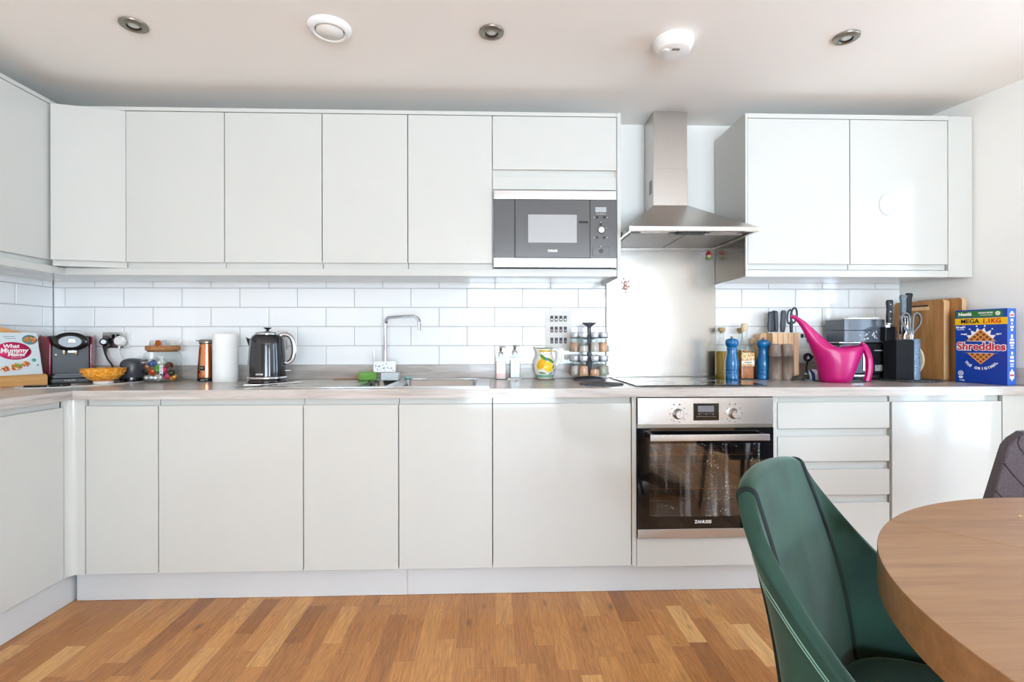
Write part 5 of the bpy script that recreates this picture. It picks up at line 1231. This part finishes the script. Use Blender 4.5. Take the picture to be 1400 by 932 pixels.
m = MB(); put_text(m, '✓', .012, FR(-w*.17, y - .0009, h - .021)); m.box(-w*.17 - .004, -w*.17 + .004, y - .0010, y - .0004, h - .0225, h - .0195); obj('wheat_mark', m, mat('ink_gold', (196,140,40), .5), gb)
INKW = mat('ink_white_bright', (246,247,250), .45)
cx, cz = -w*.49, h*.52
m = MB()
put_text(m, 'Nestlé', .015, FR(-w*.885, y, h - .084), bold=.0008); m.box(-w*.96, -w*.81, y - .0003, y + .0003, h - .096, h - .0935)
put_text(m, 'SINCE', .0085, FR(-w*.82, y, cz + .052), bold=.0004, spacing=1.2); put_text(m, '1953', .0085, FR(-w*.16, y, cz + .052), bold=.0004, spacing=1.4)
for k, chh in enumerate('THE ORIGINAL'):
    a = math.radians(-58 + k*116/11)
    put_text(m, chh, .0165, Matrix.Translation((cx + .072*math.sin(a), y, cz - .052 - .060*math.cos(a))) @ Matrix.Rotation(-a, 4, 'Y') @ Matrix.Rotation(PI/2, 4, 'X'), bold=.0007)
put_text(m, '1.1kg', .010, FR(-w*.86, y, .012), bold=.0003)
m.tube([(-w*.885 + .010*math.cos(2*PI*i/20), y, .046 + .010*math.sin(2*PI*i/20)) for i in range(20)], .0017, 6, closed=True); m.disc((-w*.885, 0, .046), (0,-1,0), .0045, .0008, 14)
m.prism([(-w*.885 - .011, .031), (-w*.885 + .011, .031), (-w*.885 + .006, .021), (-w*.885 - .006, .021)], y, 0, 'y')
for zz in (cz + .018, cz - .038): m.prism([(-w*.86, zz), (-w*.5, zz + .0012), (-w*.14, zz), (-w*.5, zz - .0012)], y, 0, 'y')
obj('lettering', m, INKW, t)
# milk splash crown
P = []
nS = 7
for k in range(nS*2 + 1):
    a = math.radians(180 - 180*k/(nS*2)); r = .066 if k % 2 == 0 else .048
    if k in (0, nS*2): r = .052
    P.append((cx + r*math.cos(a)*1.0, cz + .018 + r*math.sin(a)*1.0))
m = MB().prism(P, y, 0, 'y')
for k in range(0, nS*2 + 1, 2):
    a = math.radians(180 - 180*k/(nS*2))
    if 20 < math.degrees(a) < 160: m.disc((cx + .074*math.cos(a), 0, cz + .018 + .074*math.sin(a)), (0,-1,0), .0034, .0007, 12)
obj('milk_splash', m, INKW, t)
# waffle squares (upper and lower triangles) with lattice
WB_ = mat('waffle_brown', (140,74,28), .7); WL_ = mat('waffle_gold', (232,158,88), .6)
m = MB(); hh = .057
m.prism([(cx - hh*.92, cz - .040), (cx, cz - .040 - hh*.86), (cx + hh*.92, cz - .040)], y - .0005, y, 'y')
obj('waffle_picture', m, WB_, t); m = MB()
m.prism([(cx - hh, cz + .020), (cx + hh, cz + .020), (cx, cz + .020 + hh*.92)], y - .0005, y, 'y')
wf_ = obj('waffle_picture', m, WB_, t)
m = MB()
def strip(p, q_, wd=.0022): 
    dx, dz = q_[0] - p[0], q_[1] - p[1]; L_ = math.hypot(dx, dz); nx, nz = -dz/L_*wd, dx/L_*wd
    m.prism([(p[0] + nx, p[1] + nz), (p[0] - nx, p[1] - nz), (q_[0] - nx, q_[1] - nz), (q_[0] + nx, q_[1] + nz)], y - .0011, y - .0004, 'y')
for k in range(5):
    u = k/4.5
    for sgn in (1, -1):
        a = (cx + sgn*(hh - 2*hh*u), cz + .020); b_ = (cx + sgn*(hh - hh*u) - 0*hh, cz + .020)
        # parallel to the sloping side
        top = (cx - sgn*hh*u, cz + .020 + hh*.92*(1 - u)); strip(a, (a[0] + (top[0] - a[0]), top[1]))
        a2 = (cx + sgn*.92*(hh - 2*hh*u), cz - .040); bot = (cx - sgn*.92*hh*u, cz - .040 - hh*.86*(1 - u)); strip(a2, bot)
obj('waffle_lattice', m, WL_, wf_)
m = MB(); put_text(m, 'Shreddies', .0505, FR(cx, y - .0012, cz - .008), 0, bold=.0042, spacing=1.0, ext=.0003); halo = obj('title_outline', m, INKW, t)
m = MB(); put_text(m, 'Shreddies', .0505, FR(cx, y - .0022, cz - .008), 0, bold=.0009, spacing=1.0, ext=.0003); obj('title', m, mat('title_red', (206,20,50), .45), halo)
# side panel print
m = MB(); X_ = .0005
def sbox(ya, yb, za, zb, mi=0): m.box(0, X_, ya, yb, za, zb, mi)
for (ya, yb, za, zb) in ((.014, .044, .312, .330), (.022, .036, .326, .338), (.020, .038, .292, .304), (.024, .034, .278, .286), (.018, .040, .262, .272), (.022, .036, .248, .258), (.023, .035, .215, .232), (.016, .042, .204, .212), (.014, .044, .188, .199), (.018, .040, .178, .184), (.020, .040, .168, .173), (.024, .036, .140, .153), (.018, .040, .122, .134), (.016, .042, .106, .116), (.018, .040, .094, .099), (.018, .040, .084, .089), (.014, .044, .030, .062)): sbox(ya, yb, za, zb)
m.prism([(.016, .058), (.042, .058), (.029, .076)], 0, X_, 'x'); m.prism([(.016, .034), (.042, .034), (.029, .018)], 0, X_, 'x')
m.box(X_, X_*1.5, .017, .041, .316, .325, 1); m.box(X_, X_*1.5, .016, .042, .041, .050, 1); m.box(X_, X_*1.5, .018, .040, .190, .193, 1)
obj('side_print', m, [INKW, mat('side_red', (220,90,90), .5)], t)

# ------------------------------------------------------------------ dining table
TX, TY, TR, TH = 1.121, -2.2825, .600, .76
t = thing('dining_table', 'round brown wooden dining table with a seam across its top', 'table', (TX, TY, 0))
a0 = math.atan2(-1.945 + 1.818, .870 - .758)      # direction of the leaf seam
sd = Vector((math.cos(a0), math.sin(a0))); sn = Vector((-sd.y, sd.x))
off = (Vector((.758, -1.818)) - Vector((TX, TY))).dot(sn)
def leaf(sign):
    P = []; g = .0006
    lim = math.acos(max(-1, min(1, (off + sign*g)/TR)))
    ac = math.atan2(sn.y, sn.x)
    a, b_ = (ac - lim, ac + lim) if sign > 0 else (ac + lim, ac - lim + 2*PI)
    n = 90
    return [(TR*math.cos(a + (b_ - a)*k/n), TR*math.sin(a + (b_ - a)*k/n)) for k in range(n + 1)]
for s_ in (1, -1):
    o = obj('table_leaf', MB().prism(leaf(s_), TH - .062, TH, 'z'), TABW, t, bevel=.0015, rot=(0, 0, 0))
def ring_(r0, r1, z0, z1, seg=96):
    return MB().lathe([(r0, z1), (r1, z1), (r1, z0), (r0, z0), (r0, z1)], seg=seg, cap0=False, cap1=False)
obj('pedestal', MB().lathe([(.09, .10), (.075, .14), (.06, .40), (.075, .63), (.16, .685), (.16, .6975), (.001, .6975)], seg=40), TABW, t)
m = MB()
for k in range(4):
    a = PI/4 + PI/2*k; M_ = Matrix.Rotation(a, 4, 'Z')
    mm = MB().prism([(.0, .05), (.0, .14), (.10, .12), (.40, .05), (.40, .0), (.33, .0)], -.035, .035, 'y').xf(M_); m.add(mm.v, mm.f)
obj('foot', m, TABW, t, bevel=.004)
CRM = mat('crumb', (232,206,160), .8)
for k, (x, y) in enumerate(((1.02, -2.36), (.62, -2.10), (.98, -1.82), (1.15, -1.99))):
    pass

# ------------------------------------------------------------------ green velvet chair
def catm(P, u):
    """Catmull-Rom through P (list of tuples), u in 0..1"""
    n = len(P) - 1; x = min(max(u*n, 0), n - 1e-6); i = int(x); v = x - i
    p0, p1, p2, p3 = [Vector(P[max(0, min(n, j))]) for j in (i-1, i, i+1, i+2)]
    return .5*((2*p1) + (p2 - p0)*v + (2*p0 - 5*p1 + 4*p2 - p3)*v*v + (3*p1 - p0 - 3*p2 + p3)*v**3)
t = thing('dining_chair', 'green velvet tub chair with dark piping, tucked at the round table', 'chair', (.743, -2.008, 0), math.atan2(-.705, .71))
TOP = [(-.292, 0, .862), (-.291, .075, .861), (-.285, .148, .850), (-.262, .180, .800), (-.225, .198, .745), (-.17, .212, .675), (-.10, .224, .605), (-.02, .234, .55), (.07, .240, .515), (.17, .232, .49), (.24, .20, .475)]
BOT = [(-.205, 0, .43), (-.203, .09, .43), (-.192, .185, .43), (-.165, .205, .43), (-.135, .215, .43), (-.10, .224, .43), (-.05, .230, .43), (.0, .235, .43), (.08, .240, .43), (.17, .232, .43), (.24, .20, .43)]
def inner(s, v):
    """s in -1..1 around the shell (0 = middle of the back), v in 0..1 upward"""
    a = abs(s); T_ = catm(TOP, a); B_ = catm(BOT, a)
    p = B_.lerp(T_, v); bulge = math.sin(v*PI)*.022*(1 - a)
    p = Vector((p.x + bulge, p.y, p.z)); 
    return Vector((p.x, -p.y if s < 0 else p.y, p.z))
def nrm(s, v):
    e = .01; du = inner(min(1, s + e), v) - inner(max(-1, s - e), v); dv = inner(s, min(1, v + e)) - inner(s, max(0, v - e))
    n_ = du.cross(dv); n_.normalize()
    return n_
NS, NV = 56, 16
def thick(s): return .050 - .022*min(1, abs(s)/.2)**1.5
def shell_pt(s, k):
    """closed cross-section: inner face up, rounded top edge, outer face down"""
    if k <= NV: return inner(s, k/NV*.985)
    n_ = nrm(s, .97); c0 = inner(s, .985); th = thick(s); up = (inner(s, 1) - inner(s, .9)).normalized()
    if k <= NV + 7:
        a = PI*(k - NV)/8; return c0 + n_*(-th/2 + th/2*math.cos(a))*-1*-1 + up*(th*.42*math.sin(a))
    v = 1 - (k - NV - 8)/NV
    return inner(s, v*.985) - nrm(s, max(.03, v*.97))*thick(s)
sgn = 1 if nrm(0, .5).x > 0 else -1
_n = nrm
def nrm(s, v): return _n(s, v)*sgn
R_ = []
for i in range(NS + 1):
    s = -1 + 2*i/NS
    R_.append([tuple(shell_pt(s, k)) for k in range(2*NV + 9)])
m = MB().rings(R_, 0, True, True)
sh = obj('backrest', m, GREENV, t)
# piping lines on the shell
def pipe_line(name, pts_, r=.0042, mt=GREENP): return obj(name, MB().tube([tuple(p) for p in pts_], r, 8), mt, sh)
for s in (-.2, .2): pipe_line('piping', [Vector(shell_pt(s, k)) for k in range(1, 2*NV + 8)], .0052)
# outer welt running up the back, over the wings
for sg_ in (-1, 1):
    for vv in (.80, .84):
        P = [inner(sg_*(.25 + .75*i/30), vv) - nrm(sg_*(.25 + .75*i/30), vv)*(thick(1) + .0005) for i in range(31)]
        pipe_line('stitching', P, .0010, STITCH)
# seat cushion and legs
P = []
nS = 40
R_ = []
for z, ins in ((.40, .02), (.405, .004), (.43, 0), (.465, .0), (.480, .010), (.487, .030), (.489, .07)):
    ring = []
    for i in range(nS):
        a = 2*PI*i/nS; ca, sa = math.cos(a), math.sin(a)
        ex = .245 - ins; ey = .222 - ins
        r = 1/((abs(ca)**3.2 + abs(sa)**3.2)**(1/3.2))
        ring.append((.035 + ex*r*ca, ey*r*sa, z))
    R_.append(ring)
obj('seat', MB().rings(R_, 0, True, True), GREENV, t)
obj('seat_base', MB().prism(cap_shape(.19, -.19, .19, .06, 0, 0), .375, .399, 'z').xf(Matrix.Translation((.03, 0, 0))), BLK, t)
for sx in (-1, 1):
    for sy in (-1, 1): obj('leg', MB().tube([(.03 + sx*.15, sy*.15, .376), (.03 + sx*.22, sy*.20, .0)], [.016, .010], 16), BLK, t)
for (x, y), wh in zip(((-.06, .04), (.06, -.05), (-.02, .12)), ('nearest the backrest', 'furthest forward', 'by the far wing')):
    o = tag(obj('crumb', MB().ball((0, 0, 0), .003, 8, 5, sx=1.4, sz=.6), CRM, loc=(.743 + .71*x + .705*y, -2.008 - .705*x + .71*y, .4915)), 'pale crumb on the green velvet seat, ' + wh, 'crumb', 'crumbs on the green seat')
for x, y, wh in ((.735, -2.385, 'nearest the camera'), (1.02, -1.80, 'beyond the seam'), (.72, -2.13, 'near the left rim')):
    d = Vector((x - TX, y - TY)); 
    o = tag(obj('crumb', MB().ball((0, 0, 0), .0026, 8, 5, sx=1.3, sz=.5), CRM, loc=(x, y, TH + .0013)), 'pale crumb on the round wooden table top, ' + wh, 'crumb', 'crumbs on the table')

# ------------------------------------------------------------------ grey fabric chair
t = thing('dining_chair', 'charcoal fabric chair with slanted quilting beyond the table at the right', 'chair', (1.60, -1.62, 0), math.radians(-106))
def gpt(v, z, back=0):
    """backrest plan: half width at height z (v in -1..1)"""
    k = (z - .46)/.40; hw = min(.262, .330 - .165*k)
    if z > .79: hw -= .03*((z - .79)/.045)**2
    return Vector((-.19 - .10*k + .035*abs(v)**2 - back, v*hw, z))
R_ = []; zs = [.40 + .46*i/22 for i in range(23)]
zs = [.40 + .435*i/22 for i in range(23)]
m = MB()
front = [[gpt(-1 + 2*i/24, z) for i in range(25)] for z in zs]; backf = [[gpt(-1 + 2*i/24, z, .045) for i in range(25)] for z in zs]
for z_i in range(len(zs)):
    R_.append([tuple(p) for p in front[z_i]] + [tuple(p) for p in backf[z_i][::-1]])
m.rings(R_, 0, True, True)
bk = obj('backrest', m, GREYF, t, bevel=.010, seg=3)
for k in range(-3, 9):
    z0 = .40 + k*.075
    P = []
    for i in range(25):
        v = -1 + 2*i/24; z = z0 + (1 - abs(v))*.16 if False else z0 - v*.20
        if .42 < z < .85: P.append(gpt(v, z) + Vector((.0003, 0, 0)))
    if len(P) > 2: obj('quilt_seam', MB().tube([tuple(p) for p in P], .0016, 6), GSTIT, bk)
obj('seat', MB().prism(cap_shape(.225, -.21, .23, .05, 0, 0), .41, .475, 'z').xf(Matrix.Rotation(-PI/2, 4, 'Z')), GREYF, t, bevel=.015, seg=3)
for sx in (-1, 1):
    for sy in (-1, 1): obj('leg', MB().tube([(sx*.16, sy*.17, .415), (sx*.19, sy*.20, .0)], [.014, .010], 14), BLK, t)

# ------------------------------------------------------------------ daylight, camera
w = bpy.data.worlds.new('sky'); sc.world = w; w.use_nodes = True; nt = w.node_tree; bg = nt.nodes['Background']
tc = nt.nodes.new('ShaderNodeTexCoord'); sp = nt.nodes.new('ShaderNodeSeparateXYZ'); rp = nt.nodes.new('ShaderNodeValToRGB')
nt.links.new(tc.outputs['Generated'], sp.inputs[0])
mr = nt.nodes.new('ShaderNodeMapRange'); mr.inputs['From Min'].default_value = -1; nt.links.new(sp.outputs[2], mr.inputs[0]); nt.links.new(mr.outputs[0], rp.inputs[0])
e = rp.color_ramp.elements; e[0].position = 0; e[0].color = (1.26, 1.50, 1.72, 1); e[1].position = 1; e[1].color = (.42, .68, 1.08, 1)
for p, c_ in ((.47, (1.05, 1.25, 1.46, 1)), (.53, (.78, .92, 1.04, 1)), (.70, (.57, .78, 1.04, 1))): q = e.new(p); q.color = c_
nt.links.new(rp.outputs[0], bg.inputs['Color']); bg.inputs['Strength'].default_value = SKY = 7
# light portal in the window opening
def portal(name, size, loc, rot, portal=True, power=0, col=(1,1,1)):
    l = bpy.data.lights.new(name, 'AREA'); l.shape = 'RECTANGLE'; l.size, l.size_y = size; 
    if portal: l.cycles.is_portal = True
    l.energy = power; l.color = col
    o = bpy.data.objects.new(name, l); COL.objects.link(o); o.matrix_world = Matrix.Translation(loc) @ rot; return o
mid = (W0 + W1)/2
c_w = Vector((2.262, 0, 0)) + Vector((.17*math.cos(WA) - mid*math.sin(WA), .17*math.sin(WA) + mid*math.cos(WA), (WT + WB)/2))
portal('window_light', (W0 - W1, WT - WB), c_w, Matrix.Rotation(WA, 4, 'Z') @ Matrix.Rotation(-PI/2, 4, 'Z') @ Matrix.Rotation(-PI/2, 4, 'X'))
portal('window_light', (RX1 - RX0, 2.09), ((RX0 + RX1)/2, -6.32, 1.105), Matrix.Rotation(PI/2, 4, 'X') @ Matrix.Rotation(PI, 4, 'Y') @ Matrix.Rotation(PI, 4, 'Y'))

cam = bpy.data.cameras.new('camera'); co = bpy.data.objects.new('camera', cam); COL.objects.link(co)
f_, yaw, roll = 695.4, .0335, .0015
c, s = math.cos(yaw), math.sin(yaw); cr, sr = math.cos(roll), math.sin(roll)
Rt = Vector((c*cr, -s*cr, -sr)); Fw = Vector((s, c, 0)); Upv = Vector((c*sr, -s*sr, cr))
Mx = Matrix((Rt, Upv, -Fw)).transposed().to_4x4(); Mx.translation = (0, -2.756, 1.103)
co.matrix_world = Mx
cam.sensor_fit = 'HORIZONTAL'; cam.sensor_width = 36; cam.lens = f_/1400*36; cam.clip_start = .02
sc.camera = co
sc.view_settings.view_transform = 'Standard'; sc.view_settings.look = 'None'; sc.view_settings.gamma = 1; sc.view_settings.use_curve_mapping = False
sc.view_settings.exposure = 1.1
sc.cycles.max_bounces = 10; sc.cycles.diffuse_bounces = 6; sc.cycles.glossy_bounces = 4; sc.cycles.transparent_max_bounces = 16
sc.cycles.caustics_reflective = False; sc.cycles.caustics_refractive = False; sc.cycles.sample_clamp_indirect = 6
sc.cycles.use_denoising = True
